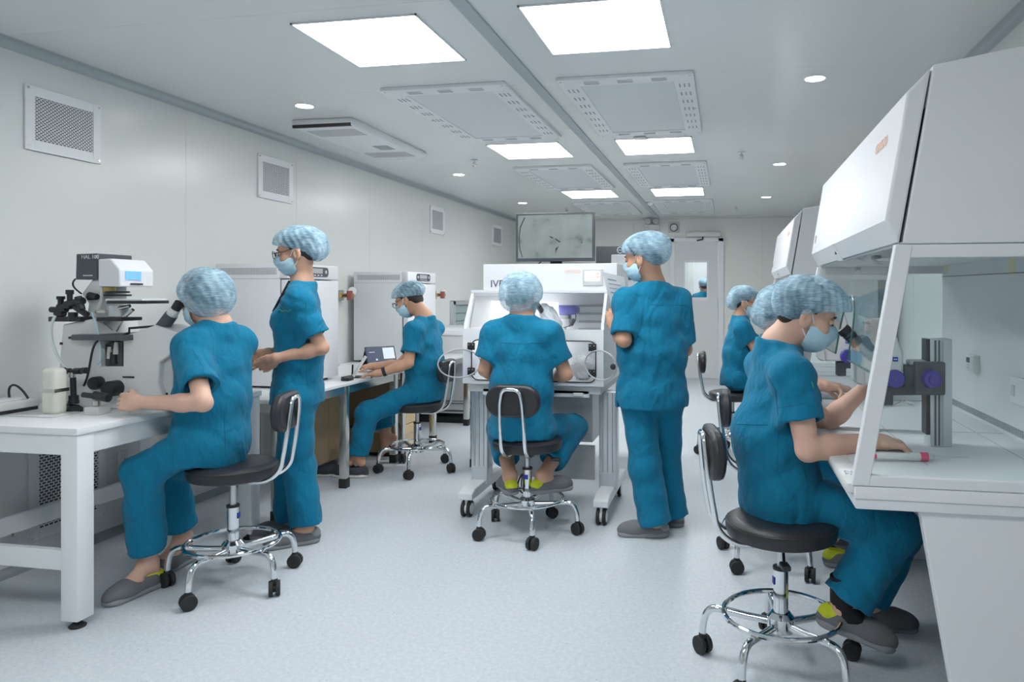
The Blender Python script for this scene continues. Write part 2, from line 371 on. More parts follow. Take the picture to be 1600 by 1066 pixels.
# ceiling lamps
def ceil_light(x0, y0, label, x1=None):
    t = thing('ceiling_light', label, 'light', (x0 + .3, y0 + .31, ZC), group='square ceiling light panels')
    W, D = .595, .615
    mb = MB()
    for a, b, c, d in ((0, W, 0, .008), (0, W, D - .008, D), (0, .008, 0, D), (W - .008, W, 0, D)): mb.box(x0 + a, x0 + b, y0 + c, y0 + d, ZC - .008, ZC)
    mb.build('frame', 'white', t)
    MB().box(x0 + .008, x0 + W - .008, y0 + .008, y0 + D - .008, ZC - .006, ZC - .001).build('diffuser', 'panel', t, smooth=False)
rows = ((.24, 'first row, above the camera position'), (2.885, 'nearest row seen'), (5.53, 'middle row seen'), (8.2, 'farthest row, before the far wall'))
for y, nm in rows:
    ceil_light(-1.90, y, 'square lit ceiling panel left of the centre strip, ' + nm)
    ceil_light(-.855, y, 'square lit ceiling panel right of the centre strip, ' + nm)
# fan filter units
slot3 = None
def ffu(x0, y0, label):
    W, D = .755, 1.44; z0 = ZC - .022
    t = thing('fan_filter_unit', label, 'air filter', (x0 + W / 2, y0 + D / 2, ZC), group='white ceiling fan filter units')
    b = .115
    MB().box(x0, x0 + W, y0, y0 + b, z0, ZC).box(x0, x0 + W, y0 + D - b, y0 + D, z0, ZC).box(x0, x0 + b, y0 + b, y0 + D - b, z0, ZC).box(x0 + W - b, x0 + W, y0 + b, y0 + D - b, z0, ZC).build('frame', 'white', t, bevel=.003)
    MB().box(x0 + b, x0 + W - b, y0 + b, y0 + D - b, z0 + .006, ZC).build('filter_face', 'perf', t)
    def louvre(cx, cy, al):
        mb = MB()
        for k in (-1, 0, 1):
            if al: mb.box(cx - .042, cx + .042, cy + k * .02 - .005, cy + k * .02 + .005, z0 - .0015, z0 + .001)
            else: mb.box(cx + k * .026 - .004, cx + k * .026 + .004, cy - .032, cy + .032, z0 - .0015, z0 + .001)
        mb.build('louvre', 'grey' if al else 'skirt', t, smooth=False)
    for k in (0.25, .5, .75):
        louvre(x0 + W * k, y0 + b * .55, True); louvre(x0 + W * k, y0 + D - b * .5, True)
    for k in range(7):
        yy = y0 + b + (D - 2 * b) * (k + .5) / 7
        louvre(x0 + W - b * .5, yy, False); louvre(x0 + b * .5, yy, False)
    for sx in (.02, W - .02):
        for k in (0.02, D / 2, D - .02): MB().cyl((x0 + sx, y0 + k, z0 - .002), (x0 + sx, y0 + k, z0), .006, n=8).build('screw', 'steel', t)
for y, nm in ((3.895, 'between the first two lamp rows'), (6.56, 'between middle and far lamp rows'), (9.23, 'beyond the last lamps')):
    ffu(-1.985, y, 'perforated filter unit left of the ceiling strip, ' + nm)
    ffu(-.93, y, 'perforated filter unit right of the ceiling strip, ' + nm)
# downlights
def downlight(x, y, label):
    t = thing('downlight', label, 'light', (x, y, ZC), group='round recessed downlights')
    MB().lathe([(.052, 0), (.055, -.003), (.062, -.003), (.064, 0)], (x, y, ZC)).build('ring', 'white', t)
    MB().cyl((x, y, ZC - .002), (x, y, ZC - .0005), .052, n=24).build('diffuser', 'down', t)
for y, nm in ((4.18, 'nearest the camera'), (6.88, 'second along the row'), (9.2, 'third, nearest the far wall')):
    downlight(-2.65, y, 'round downlight on the left of the ceiling, ' + nm)
    downlight(.485, y, 'round downlight on the right of the ceiling, ' + nm)
# sprinklers
for x, y, nm in ((-2.22, 6.15, 'left, beyond the long ceiling unit'), (.125, 6.24, 'right, beside the second right downlight'), (-2.21, 9.9, 'left, close to the far wall'), (.13, 10.05, 'right, close to the far wall')):
    t = thing('sprinkler_head', 'small metal fire sprinkler head on the ceiling, ' + nm, 'sprinkler', (x, y, ZC))
    MB().cyl((x, y, ZC - .006), (x, y, ZC), .032, n=20).build('rosette', 'lgrey', t)
    MB().cyl((x, y, ZC - .04), (x, y, ZC - .005), .009, n=10).tube([(x - .012, y, ZC - .02), (x - .016, y, ZC - .04), (x, y, ZC - .055), (x + .016, y, ZC - .04), (x + .012, y, ZC - .02)], .003, 6).build('body', 'steel', t)
    MB().cyl((x, y, ZC - .058), (x, y, ZC - .055), .02, n=14).build('deflector', 'steel', t)
# small plates by the strip
tag(MB().rbox(-.70, -.60, 5.47, 5.55, ZC - .012, ZC - .001, .004).build('ceiling_sensor', 'offwhite'), 'small flat white sensor box beside the ceiling strip', 'sensor')
t = thing('smoke_detector', 'small round white detector under the ceiling strip near the far wall', 'detector', (-1.0, 9.4, ZC))
MB().lathe([(.05, 0), (.05, -.02), (.03, -.045), (.001, -.045)], (-.98, 9.4, ZC)).build('housing', 'white', t)
# long ceiling air unit
t = thing('ceiling_air_unit', 'long flat white air unit mounted on the ceiling left of the lamps', 'air unit', (-2.72, 5.1, ZC))
x0, x1, y0, y1 = -2.95, -2.50, 4.50, 5.75
MB().rbox(x0, x1, y0, y1, ZC - .055, ZC - .001, .006, 2).build('housing', 'white', t)
MB().box(x0 + .006, x1 - .006, y0 - .003, y0 + .02, ZC - .057, ZC - .036).build('inlet_slot', 'black', t, bevel=.002)
def slats(ya, yb):
    mb = MB()
    for k in range(20):
        x = x0 + .05 + (x1 - x0 - .1) * k / 19; mb.box(x - .004, x + .004, ya, yb, ZC - .0565, ZC - .054)
    mb.build('slot_row', 'grey', t, smooth=False)
slats(4.60, 4.80); slats(5.42, 5.62)
MB().box(-2.70, -2.58, 5.17, 5.32, ZC - .057, ZC - .054).build('sensor_window', 'skirt', t)

# perforated grilles on the left wall
def grille(y0, y1, z0, z1, mg, label, nr, pitch, group=None, frame_m='white'):
    t = thing('wall_grille', label, 'vent', (XL, (y0 + y1) / 2, z0), group=group)
    a0, a1, b0, b1 = y0 + mg, y1 - mg, z0 + mg, z1 - mg; xf = XL + .012
    MB().box(XL, xf, y0, a0, z0, z1).box(XL, xf, a1, y1, z0, z1).box(XL, xf, a0, a1, z0, b0).box(XL, xf, a0, a1, b1, z1).build('frame', frame_m, t, bevel=.002)
    MB().box(XL + .0005, XL + .002, a0, a1, b0, b1).build('backing', 'holeg', t)
    mb = MB(); dz = (b1 - b0) / nr
    def q(ya, yb, za, zb): mb.add([(xf - .001, ya, za), (xf - .001, yb, za), (xf - .001, yb, zb), (xf - .001, ya, zb)], [(0, 1, 2, 3)])
    for r in range(nr):
        za = b0 + r * dz; q(a0, a1, za, za + dz * .36)
        y = a0 - (pitch * .5 if r % 2 else 0); prev = a0
        while y < a1:
            s0, s1 = max(y + pitch * .14, a0), min(y + pitch * .86, a1)
            if s0 > prev: q(prev, min(s0, a1), za + dz * .36, za + dz)
            prev = max(prev, s1); y += pitch
        if prev < a1: q(prev, a1, za + dz * .36, za + dz)
    o = mb.build('perforated_plate', frame_m, t, smooth=False)
    for yy in (y0 + .015, y1 - .015):
        for zz in (z0 + .015, z1 - .015): MB().cyl((xf, yy, zz), (xf + .003, yy, zz), .006, n=10).build('screw', 'steel', t)
def yz(a, b): p, q = onX(*a, XL + .006), onX(*b, XL + .006); return p.y, q.y, q.z, p.z
names = ('nearest the camera', 'second from the camera', 'third from the camera', 'small with distance, fourth from the camera')
for (a, b), nm in zip((((38, 133), (157, 257)), ((403, 241), (457, 318)), ((672, 322), (694, 366)), ((769, 350), (784, 384))), names):
    y0, y1, z0, z1 = yz(a, b); z0, z1 = 2.03, 2.345
    grille(y0, y1, z0, z1, .05, 'white perforated vent high on the left wall, ' + nm, 25, .0215, 'vents high on the left wall')
y0, _, _, _ = yz((52, 690), (60, 700))
grille(2.92, 3.36, .12, .70, .05, 'tall perforated return grille low on the wall behind the white table', 34, .026, None, 'offwhite')
grille(4.30, 4.72, .12, .66, .05, 'tall perforated return grille low on the wall under the first steel table', 34, .026, None, 'offwhite')
t = thing('wall_socket', 'white double power socket on the wall under the white table', 'socket', (XL, 3.51, .34))
MB().rbox(XL, XL + .014, 3.445, 3.578, .34, .45, .004).build('face_plate', 'white', t)
for k in (3.488, 3.535):
    mb = MB()
    for q in (-.008, .008): mb.box(XL + .0135, XL + .0148, k + q - .0025, k + q + .0025, .385, .405)
    mb.build('outlet', 'dgrey', t)
# glazed pass box far along the left wall
t = thing('pass_box', 'greenish glazed pass-through box set in the left wall near the far end', 'pass box', (XL, 8.9, .84))
MB().box(XL, XL + .05, 8.35, 8.42, .83, 1.24).box(XL, XL + .05, 9.3, 9.37, .83, 1.24).box(XL, XL + .05, 8.35, 9.37, .83, .88).box(XL, XL + .05, 8.35, 9.37, 1.19, 1.24).build('frame', 'extr', t, bevel=.003)
for k in range(3):
    MB().box(XL + .004, XL + .02, 8.43, 9.29, .89 + k * .1, .975 + k * .1).build('pane', mat('pass_box_pane' + str(k), (.30, .40, .40), .15), t)
# fittings on the far wall
t = thing('emergency_light', 'white twin-head emergency light high on the far wall', 'emergency light', (-1.15, YB, 2.3))
MB().rbox(-1.27, -1.03, YB - .06, YB, 2.29, 2.42, .006).build('case', 'offwhite', t)
for x in (-1.215, -1.085): MB().lathe([(.001, -.05), (.045, -.04), (.05, 0), (.04, .03), (.001, .035)], (x, YB - .05, 2.468), (0, 1, 0)).build('lamp_head', 'lgrey', t)
MB().box(-1.14, -1.055, YB - .0615, YB - .059, 2.32, 2.332).build('label_strip', 'red', t)
MB().box(-1.25, -1.19, YB - .0615, YB - .059, 2.375, 2.381).build('print_line', 'grey', t)
t = thing('pressure_gauge', 'round dial gauge in a square plate on the far wall beside the door', 'gauge', (-.81, YB, 2.36))
MB().rbox(-.90, -.72, YB - .012, YB, 2.29, 2.45, .004).build('plate', 'lgrey', t)
MB().lathe([(.062, 0), (.062, .02), (.05, .022), (.05, .012), (.001, .012)], (-.81, YB - .012, 2.368), (0, -1, 0)).build('bezel', 'dgrey', t)
MB().cyl((-.81, YB - .028, 2.368), (-.81, YB - .024, 2.368), .05).build('dial', 'white', t)
# ------------------------------------------------------------------ tables
def pp(pts, Y): return [onY(x, y, Y) for x, y in pts]
t = thing('laboratory_table', 'white painted steel table under the large microscope by the left wall', 'table', (-2.89, 2.96, 0))
x0, x1, y0, y1 = -3.28, -2.50, 2.395, 3.54
MB().rbox(x0, x1, y0, y1, .772, .80, .004, 2).build('table_top', 'white', t)
MB().box(x0 + .02, x1 - .012, y0 + .012, y0 + .04, .69, .772).box(x0 + .02, x1 - .012, y1 - .04, y1 - .012, .69, .772).box(x0 + .02, x0 + .05, y0 + .02, y1 - .02, .69, .772).box(x1 - .04, x1 - .012, y0 + .02, y1 - .02, .69, .772).build('apron', 'white', t, bevel=.003)
for x in (x0 + .01, x1 - .085):
    for y in (y0 + .008, y1 - .085):
        l = MB().rbox(x, x + .078, y, y + .078, .035, .772, .004, 2).build('leg', 'white', t)
        MB().lathe([(.001, 0), (.03, 0), (.032, .006), (.014, .02), (.012, .04)], (x + .039, y + .039, 0), n=18).build('levelling_foot', 'rubber', l)
MB().box(x0 + .07, x1 - .07, y0 + .03, y0 + .06, .225, .305).box(x0 + .03, x0 + .06, y0 + .07, y1 - .07, .225, .305).build('stretcher', 'white', t, bevel=.003)
for y in (2.75, 3.2): MB().cyl((x0 + .062, y, .215), (x0 + .062, y, .23), .006, n=8).build('bolt', 'steel', t)

def steel_table(x0, x1, y0, y1, z, legs, label, black=True, rail=True):
    t = thing('steel_table', label, 'table', ((x0 + x1) / 2, (y0 + y1) / 2, 0), group='steel laboratory tables')
    MB().rbox(x0, x1, y0, y1, z - .022, z, .003, 2).build('table_top', 'white', t)
    MB().box(x0 + .01, x1 - .012, y0 + .012, y0 + .04, z - .075, z - .022).box(x0 + .01, x1 - .012, y1 - .04, y1 - .012, z - .075, z - .022).box(x1 - .04, x1 - .012, y0, y1, z - .075, z - .022).box(x0, x0 + .03, y0, y1, z - .075, z - .022).build('apron', 'steel', t, bevel=.002)
    for (x, y) in legs:
        l = MB().rbox(x - .025, x + .025, y - .025, y + .025, .06, z - .022, .003, 2).build('leg', 'steel', t)
        MB().rbox(x - .028, x + .028, y - .028, y + .028, 0, .065, .004, 2).build('foot_cap', 'rubber', l)
    if rail:
        for q in (0, -1): MB().cyl((x0 + .05, legs[q][1], .24), (x1 - .03, legs[q][1], .24), .012).build('foot_rail', 'steel', t)
    return t
def lg(xf, xb, ys): return [(xf, y) for y in ys] + [(xb, y) for y in ys]
steel_table(-3.30, -2.545, 3.70, 5.33, .72, lg(-2.575, -3.26, (3.785, 4.537, 5.285)), 'steel-legged white-topped table carrying the first incubator and the tablet')
steel_table(-3.30, -2.545, 5.345, 6.95, .72, lg(-2.575, -3.26, (5.42, 6.054, 6.904)), 'steel-legged white-topped table carrying the farther incubator')
steel_table(-1.95, -.62, 5.22, 5.90, .78, [(-.66, 5.26), (-.66, 5.86), (-1.9, 5.26), (-1.9, 5.86)], 'steel-legged table standing behind the wheeled workstation', rail=False)
# wooden drawer pedestal
t = thing('drawer_pedestal', 'beech drawer pedestal under the farther steel table', 'cabinet', (-2.9, 5.6, 0))
MB().box(-3.22, -2.66, 5.46, 5.87, .03, .62).build('carcass', 'woodshade', t, bevel=.003)  # shade on the pedestal's near side is painted in as darker brown
MB().box(-3.2, -2.68, 5.48, 5.85, .0, .03).build('plinth', 'black', t)
for k in range(3):
    d = MB().box(-2.662, -2.642, 5.465, 5.865, .04 + k * .193, .225 + k * .193).build('drawer', 'wood', t, bevel=.002)
    MB().tube([(-2.64, 5.6, .15 + k * .193), (-2.615, 5.6, .15 + k * .193), (-2.615, 5.73, .15 + k * .193), (-2.64, 5.73, .15 + k * .193)], .005, 6).build('handle', 'chrome', d)
t = thing('storage_board', 'brown laminate cupboard against the wall under the first steel table', 'cabinet', (-3.2, 5.1, 0))
MB().box(-3.31, -3.02, 4.86, 5.26, .03, .60).build('carcass', 'woodshade', t, bevel=.003)
MB().box(-3.02, -3.0, 4.865, 5.06, .04, .59).build('door', 'wood', t, bevel=.002)
MB().box(-3.02, -3.0, 5.065, 5.255, .04, .59).build('door', 'wood', t, bevel=.002)
# low grey cabinet far left
t = thing('freezer_chest', 'low pale grey cabinet with black base strip beyond the steel tables', 'cabinet', (-2.98, 7.7, 0))
MB().rbox(-3.31, -2.62, 7.0, 8.3, .10, .90, .006, 2).build('body', 'lgrey', t)
MB().rbox(-3.31, -2.60, 6.99, 8.31, .90, .95, .006, 2).build('lid', 'white', t)
MB().box(-3.29, -2.63, 7.01, 8.29, .0, .06).build('base_strip', 'black', t)
MB().box(-3.30, -2.612, 6.995, 8.3, .12, .135).box(-3.30, -2.612, 6.995, 8.3, .20, .207).build('trim_line', 'dgrey', t)

# ------------------------------------------------------------------ incubators
def incubator(y0, label):
    t = thing('incubator', label, 'incubator', (-3.0, y0 + .31, .72), group='tall white bench incubators')
    x0, x1, z0, z1, w = -3.27, -2.75, .735, 1.525, .615
    for x in (x0 + .05, x1 - .08):
        for y in (y0 + .05, y0 + w - .05): MB().cyl((x, y, .72), (x, y, .74), .02, n=12).build('foot', 'rubber', t)
    MB().rbox(x0, x1 - .055, y0, y0 + w, z0, z1, .006, 2).build('cabinet_body', 'lgrey' if False else 'white', t)
    MB().box(x0 + .002, x1 - .05, y0 - .0015, y0 + .01, 1.425, 1.428).build('panel_line', 'grey', t)
    MB().box(x1 - .056, x1 - .046, y0 + .012, y0 + w - .012, z0 + .01, 1.42).build('door_gasket', 'black', t)
    d = MB().rbox(x1 - .046, x1, y0, y0 + w, z0 + .005, 1.42, .006, 2).build('door', 'white', t)
    MB().rbox(x1 - .055, x1, y0, y0 + w, 1.428, z1, .006, 2).build('control_fascia', 'white', t)
    cy = y0 + w * .53
    k = MB().prism([(x1 - .002, y, z) for y, z in rrect(cy, 1.478, .30, .066, .026)], (.006, 0, 0)).build('display', 'dgrey', t)
    MB().box(x1 + .0035, x1 + .005, cy - .085, cy + .075, 1.468, 1.502).build('lcd', 'grey', k)
    for q in (-.125, .115): MB().cyl((x1 + .002, cy + q, 1.48), (x1 + .007, cy + q, 1.48), .012, n=14).build('button', 'lgrey', k)
    for q in (-.06, -.02, .02, .06): MB().box(x1 + .0035, x1 + .0052, cy + q - .012, cy + q + .012, 1.452, 1.459).build('key', 'offwhite', k)
    n = 44
    mb = MB()
    for i in range(n):
        x = x0 + .04 + .40 * i / (n - 1); mb.box(x - .0022, x + .0022, y0 - .0016, y0 + .002, 1.452, 1.497)
    mb.build('vent_slots', 'grey', t, smooth=False)
incubator(4.15, 'white incubator with dark oval display behind the standing woman')
incubator(5.92, 'white incubator with dark oval display behind the man typing')
def valve(y, label):
    t = thing('gas_valve', label, 'valve', (XL, y, 1.3))
    MB().box(XL, XL + .02, y - .11, y + .11, 1.27, 1.36).build('back_plate', 'steel', t, bevel=.002)
    MB().cyl((XL + .10, y - .10, 1.315), (XL + .10, y + .10, 1.315), .02).cyl((XL, y, 1.315), (XL + .17, y, 1.315), .018).build('valve_body', 'brass', t)
    MB().lathe([(.001, .05), (.035, .045), (.035, 0), (.001, 0)], (XL + .12, y + .06, 1.345), (.6, -.8, .2), n=18).build('dial', 'offwhite', t)
    MB().rbox(XL + .13, XL + .175, y - .045, y - .015, 1.275, 1.355, .006).build('lever', mat('valve_lever_red', (.36, .11, .10), .5), t)
valve(5.72, 'red and brass gas valve on the wall between the two incubators')
valve(7.78, 'red and brass gas valve on the wall beyond the farther incubator')

# tablet, stand, cables, bag on the steel table
t = thing('tablet_computer', 'tablet propped on its black cover on the steel table', 'tablet', (-2.75, 5.44, .72))
rot = Matrix.Translation((-2.755, 5.46, .728)) @ Matrix.Rotation(math.radians(52), 4, 'Z') @ Matrix.Rotation(math.radians(-22), 4, 'X')
MB().rbox(-.13, .13, -.004, .004, 0, .18, .0035, 2, m=rot).build('tablet_body', 'black', t)
MB().box(-.122, .122, -.0052, -.004, .008, .172, m=rot).build('screen', 'tabl', t)
MB().box(.02, .118, -.0058, -.0051, .07, .165, m=rot).build('screen_window', 'tabw', t)
MB().box(-.05, -.035, -.0058, -.0051, .06, .075, m=rot).build('screen_icon', 'tabw', t)
MB().box(-.1, -.05, -.0058, -.0051, .13, .134, m=rot).build('screen_text_line', 'tabw', t)
r2 = Matrix.Translation((-2.755, 5.46, .722)) @ Matrix.Rotation(math.radians(52), 4, 'Z')
MB().box(-.13, .13, -.19, -.01, 0, .006, m=r2).build('keyboard_cover', 'dgrey', t, bevel=.002)
MB().add([r2 @ V(p) for p in ((-.128, .066, .142), (.128, .066, .142), (.128, .135, .002), (-.128, .135, .002), (-.128, .070, .144), (.128, .070, .144), (.128, .14, .002), (-.128, .14, .002))], [(0, 1, 2, 3), (7, 6, 5, 4), (0, 4, 5, 1), (3, 2, 6, 7), (0, 3, 7, 4), (1, 5, 6, 2)]).build('stand_flap', 'black', t)
t = thing('phone_on_stand', 'pale phone leaning on a black folding stand beside the first incubator', 'phone', (-2.66, 4.84, .72))
rp = Matrix.Translation((-2.655, 4.80, .73)) @ Matrix.Rotation(math.radians(-55), 4, 'Z') @ Matrix.Rotation(math.radians(-32), 4, 'X')
MB().rbox(-.05, .05, -.005, .005, 0, .17, .004, 2, m=rp).build('phone', 'offwhite', t)
MB().tube([V((-2.655, 4.80, .727)), V((-2.70, 4.87, .727)), V((-2.675, 4.83, .81))], .006, 8).build('stand', 'black', t)
MB().rbox(-2.74, -2.60, 4.78, 4.90, .72, .727, .002, 2).build('stand_base', 'black', t)
tag(MB().tube(bez((-2.62, 4.92, .727), (-2.56, 5.02, .727), (-2.76, 5.05, .727), (-2.68, 5.2, .727)) , .006, 8).build('power_cable', 'black'), 'black cable lying on the steel table below the tablet', 'cable')
tag(MB().rbox(-2.64, -2.58, 4.60, 4.68, .72, .742, .008, 3).build('computer_mouse', 'black'), 'small black mouse on the steel table edge by the first incubator', 'mouse')
random.seed(4)
mb = MB().ell((-3.12, 5.2, .80), (.11, .12, .08), 18, 10)
for p in mb.v: p += V((random.uniform(-.012, .012), random.uniform(-.012, .012), random.uniform(-.012, .012)))
tag(mb.build('plastic_bag', 'plasticbag'), 'crumpled clear plastic bag on the table between the incubators', 'bag')

# ------------------------------------------------------------------ the large inverted microscope
YN = 2.84
t = thing('inverted_microscope', 'large white inverted microscope with dark lamp housing on the white table', 'microscope', (-2.85, 2.95, .80))
body = [(86, 643), (92, 576), (98, 507), (150, 497), (156, 538), (156, 573), (192, 573), (192, 529), (201, 523), (242, 508), (286, 523), (262, 558), (249, 566), (247, 600), (262, 648)]
MB().prism([V((p.x, p.y, max(p.z, .801))) for p in pp(body, YN)], (0, .24, 0)).build('stand', 'offwhite', t, bevel=.006)
MB().prism([V((p.x, p.y, max(p.z, .802))) for p in pp([(223, 566), (262, 557), (286, 524), (290, 540), (270, 575), (272, 648), (247, 648), (236, 600)], YN + .03)], (0, .18, 0)).build('front_housing', 'lgrey', t, bevel=.005)
MB().prism(pp([(157, 540), (191, 534), (191, 573), (157, 573)], YN + .03), (0, .16, 0)).build('objective_bay', 'dgrey', t)
for px_, py_, r in ((183, 545, .018), (172, 552, .016), (178, 560, .02)):
    p = onY(px_, py_, YN + .03); MB().cyl(p + V((0, 0, -.025)), p + V((0, 0, .03)), r, r * .7, 16).build('objective', 'steel' if px_ != 178 else 'black', t)
MB().prism(pp([(127, 459), (144, 436), (158, 436), (158, 470), (150, 498), (134, 498), (138, 475)], YN + .04), (0, .15, 0)).build('lamp_column', 'offwhite', t, bevel=.008)
MB().prism(pp([(153, 405), (173, 404), (187, 421), (187, 448), (153, 448)], YN + .02), (0, .20, 0)).build('lamp_arm_head', 'white', t, bevel=.006)
p = onY(187.5, 434, YN + .02); xh = p.x
h = MB().box(xh - .001, xh + .003, YN + .05, YN + .14, 1.395, 1.435).build('display', 'lcd', t)
MB().box(xh - .001, xh + .004, YN + .08, YN + .15, 1.372, 1.379).build('display_button', 'black', t)
MB().prism(pp([(119, 397), (152, 396), (152, 437), (118, 437)], YN + .02), (0, .20, 0)).build('lamp_house', 'dgrey', t, bevel=.004)
o = onY(127, 404.5, YN + .018); text('HAL 100', .026, o, (1, 0, 0), (0, 0, 1), 'offwhite', t)
p = onY(130, 431.5, YN + .018); MB().box(p.x, p.x + .05, YN + .017, YN + .02, p.z, p.z + .005).build('lamp_house_strip', 'lgrey', t)
def zbox(pxa, pya, pxb, pyb, ya, yb, m, name, r=.003):
    a, b = onY(pxa, pya, ya), onY(pxb, pyb, ya)
    return MB().rbox(min(a.x, b.x), max(a.x, b.x), ya, yb, min(a.z, b.z), max(a.z, b.z), r, 2).build(name, m, t)
zbox(111, 523, 194, 533, YN - .05, YN + .22, 'dgrey', 'stage')
zbox(106, 526, 113, 530, YN - .04, YN - .02, 'black', 'stage_screw')
MB().tube(pp([(190, 525), (202, 520), (202, 513), (240, 510)], YN + .01), .006, 6).build('stage_arm', 'black', t)
zbox(166, 470, 220, 475, YN - .01, YN + .16, 'black', 'condenser_slide')
zbox(164, 467, 222, 471, YN, YN + .15, 'white', 'condenser_plate')
for a, b, c, d_, m_ in ((168, 460, 200, 463, 'black'), (170, 455, 198, 458, 'black'), (160, 449, 178, 456, 'brass')):
    p, q = onY(a, b, YN + .08), onY(c, d_, YN + .08); MB().cyl(((p.x + q.x) / 2, YN + .08, q.z), ((p.x + q.x) / 2, YN + .08, p.z), abs(q.x - p.x) / 2, n=24).build('diaphragm_ring', m_, t)
p, q = onY(167, 477, YN + .06), onY(197, 494, YN + .06); MB().cyl(((p.x + q.x) / 2, YN + .07, q.z), ((p.x + q.x) / 2, YN + .07, p.z), .045, n=24).build('condenser_lens', 'extr', t)
zbox(150, 496, 190, 502, YN, YN + .12, 'black', 'manipulator_rail')
zbox(75, 495, 126, 503, YN - .02, YN + .06, 'black', 'manipulator_rail')
def rod(a, b, r, m, name, y=YN, n=12, r1=None): return MB().cyl(onY(*a, y), onY(*b, y), r, r1, n).build(name, m, t)
for a, b, r in (((95, 463), (95, 492), .013), ((95, 463), (95, 468), .018), ((109, 453), (109, 482), .012), ((109, 453), (109, 460), .017), ((80, 484), (104, 484), .014), ((104, 476), (130, 470), .017), ((122, 464), (128, 484), .016), ((118, 480), (136, 492), .014), ((114, 488), (114, 502), .02), ((92, 480), (112, 478), .016), ((88, 490), (100, 490), .016)):
    rod(a, b, r, 'black', 'manipulator_knob', YN - .01)
rod((140, 463), (152, 464), .02, 'black', 'focus_lock', YN + .02, r1=.014)
for a, b in (((152, 496), (175, 516)), ((198, 490), (182, 518))): rod(a, b, .003, 'steel', 'needle_holder', YN + .04, 8)
for a, b in (((186, 482), (203, 478)), ((196, 494), (208, 484)), ((150, 487), (166, 487))): rod(a, b, .008, 'steel', 'holder_clamp', YN + .02, 8)
MB().tube(bez(onY(87, 493, YN - .02), onY(70, 520, YN - .03), onY(85, 555, YN - .03), onY(105, 577, YN - .04)), .007, 8).build('air_hose', 'tube', t)
MB().tube(bez(onY(143, 488, YN - .02), onY(153, 515, YN - .03), onY(165, 565, YN - .03), onY(152, 570, YN - .02)), .003, 6).build('fluid_line', 'cyan', t)
MB().tube(bez(onY(153, 533, YN - .02), onY(140, 540, YN - .03), onY(143, 580, YN - .02), onY(131, 603, YN - .01)), .005, 8).build('cable', 'black', t)
MB().tube(bez(onY(118, 436, YN + .05), onY(108, 445, YN + .05), onY(118, 452, YN + .05), onY(127, 459, YN + .04)), .004, 8).build('lamp_cable', 'black', t)
for px_, py_, r, L_ in ((156, 598, .030, .04), (184, 606, .036, .06)):
    p = onY(px_, py_, YN); MB().lathe([(.001, L_), (r * .92, L_), (r, L_ - .006), (r, 0)], p, (0, -1, 0), 26).build('focus_knob', 'black', t)
zbox(191, 588, 209, 591, YN - .003, YN + .01, 'black', 'slider', .001)
zbox(93, 535, 97, 539, YN - .004, YN + .01, 'black', 'side_port', .001)
p = onY(99, 611, YN); MB().tube([p + V((math.cos(a) * .008, -.003, math.sin(a) * .008)) for a in [k * math.pi / 6 for k in range(12)]], .002, 6, True).build('clip', 'steel', t)
zbox(242, 573, 250, 581, YN + .025, YN + .035, 'blue', 'maker_badge', .001)
MB().box(*[c for pr in ((onY(243.5, 576, YN + .025).x, onY(248.5, 576, YN + .025).x), (YN + .0235, YN + .026), (onY(243, 577.6, YN + .025).z, onY(243, 576.4, YN + .025).z)) for c in pr]).build('badge_band', 'white', t)
zbox(251, 614, 260, 618, YN + .022, YN + .035, 'black', 'power_switch', .001)
# eyepiece tubes
for yo in (0.04, .115):
    a, b, c, e, f = (onY(*q, YN + yo) for q in ((252, 514), (258, 505), (268, 492), (274, 483), (281, 474)))
    MB().cyl(a, c, .030, .028, 20).build('ocular_tube', 'dgrey' if yo < .1 else 'offwhite', t)
    MB().cyl(c, e, .024, .023, 20).build('ocular_sleeve', 'offwhite', t)
    MB().cyl(e, f, .020, .023, 20).build('eyepiece', 'black', t)
p = onY(270, 540, YN + .02); MB().lathe([(.001, .015), (.014, .012), (.016, 0)], p, (0, -1, 0), 14).build('port_knob', 'black', t)

# joystick units and small controller on the white table
t = thing('manipulator_joystick', 'black joystick handset with cross knobs in front of the large microscope', 'joystick', (-2.9, 2.74, .80))
yj = 2.74
for a, b, r in (((115, 631), (115, 626), .022), ((115, 626), (115, 618), .02), ((115, 620), (114, 590), .012), ((95, 580), (101, 580), .016), ((96, 580), (134, 580), .009), ((104, 580), (110, 580), .013), ((117, 580), (127, 580), .014), ((129, 579), (135, 579), .014), ((93, 636), (112, 634), .012)):
    MB().cyl(onY(*a, yj), onY(*b, yj), r, n=16).build('joystick_part', 'black', t)
MB().cyl(onY(112, 590, yj), onY(112, 582, yj), .014, n=14).build('collar', 'steel', t)
b_ = onY(115, 634, yj); MB().lathe([(.001, .0), (.036, .0), (.036, .016), (.02, .03)], (b_.x, yj, .80), n=22).build('base', 'black', t)
t = thing('syringe_pump_stand', 'cream plastic pump post standing at the microscope corner of the white table', 'pump', (-3.0, 2.68, .80))
a, b = onY(72, 575, 2.66), onY(95, 636, 2.66)
MB().rbox(a.x, b.x, 2.63, 2.70, .80, a.z, .02, 4).build('post', 'kit', t)
MB().box(a.x - .001, b.x + .001, 2.629, 2.701, .90, .915).build('band', 'steel', t)
MB().rbox(-3.04, -2.82, 2.58, 2.72, .80, .806, .002, 2).build('base_plate', 'lgrey', t)
t = thing('injector_control', 'small black and grey control knob unit under the seated woman\'s hand', 'joystick', (-2.74, 2.72, .80))
p = onY(151, 636, 2.70); MB().rbox(p.x - .035, p.x + .035, 2.67, 2.74, .80, .835, .004).build('base', 'lgrey', t)
MB().cyl(onY(130, 617, 2.70), onY(170, 622, 2.70), .012, n=14).build('shaft', 'black', t)
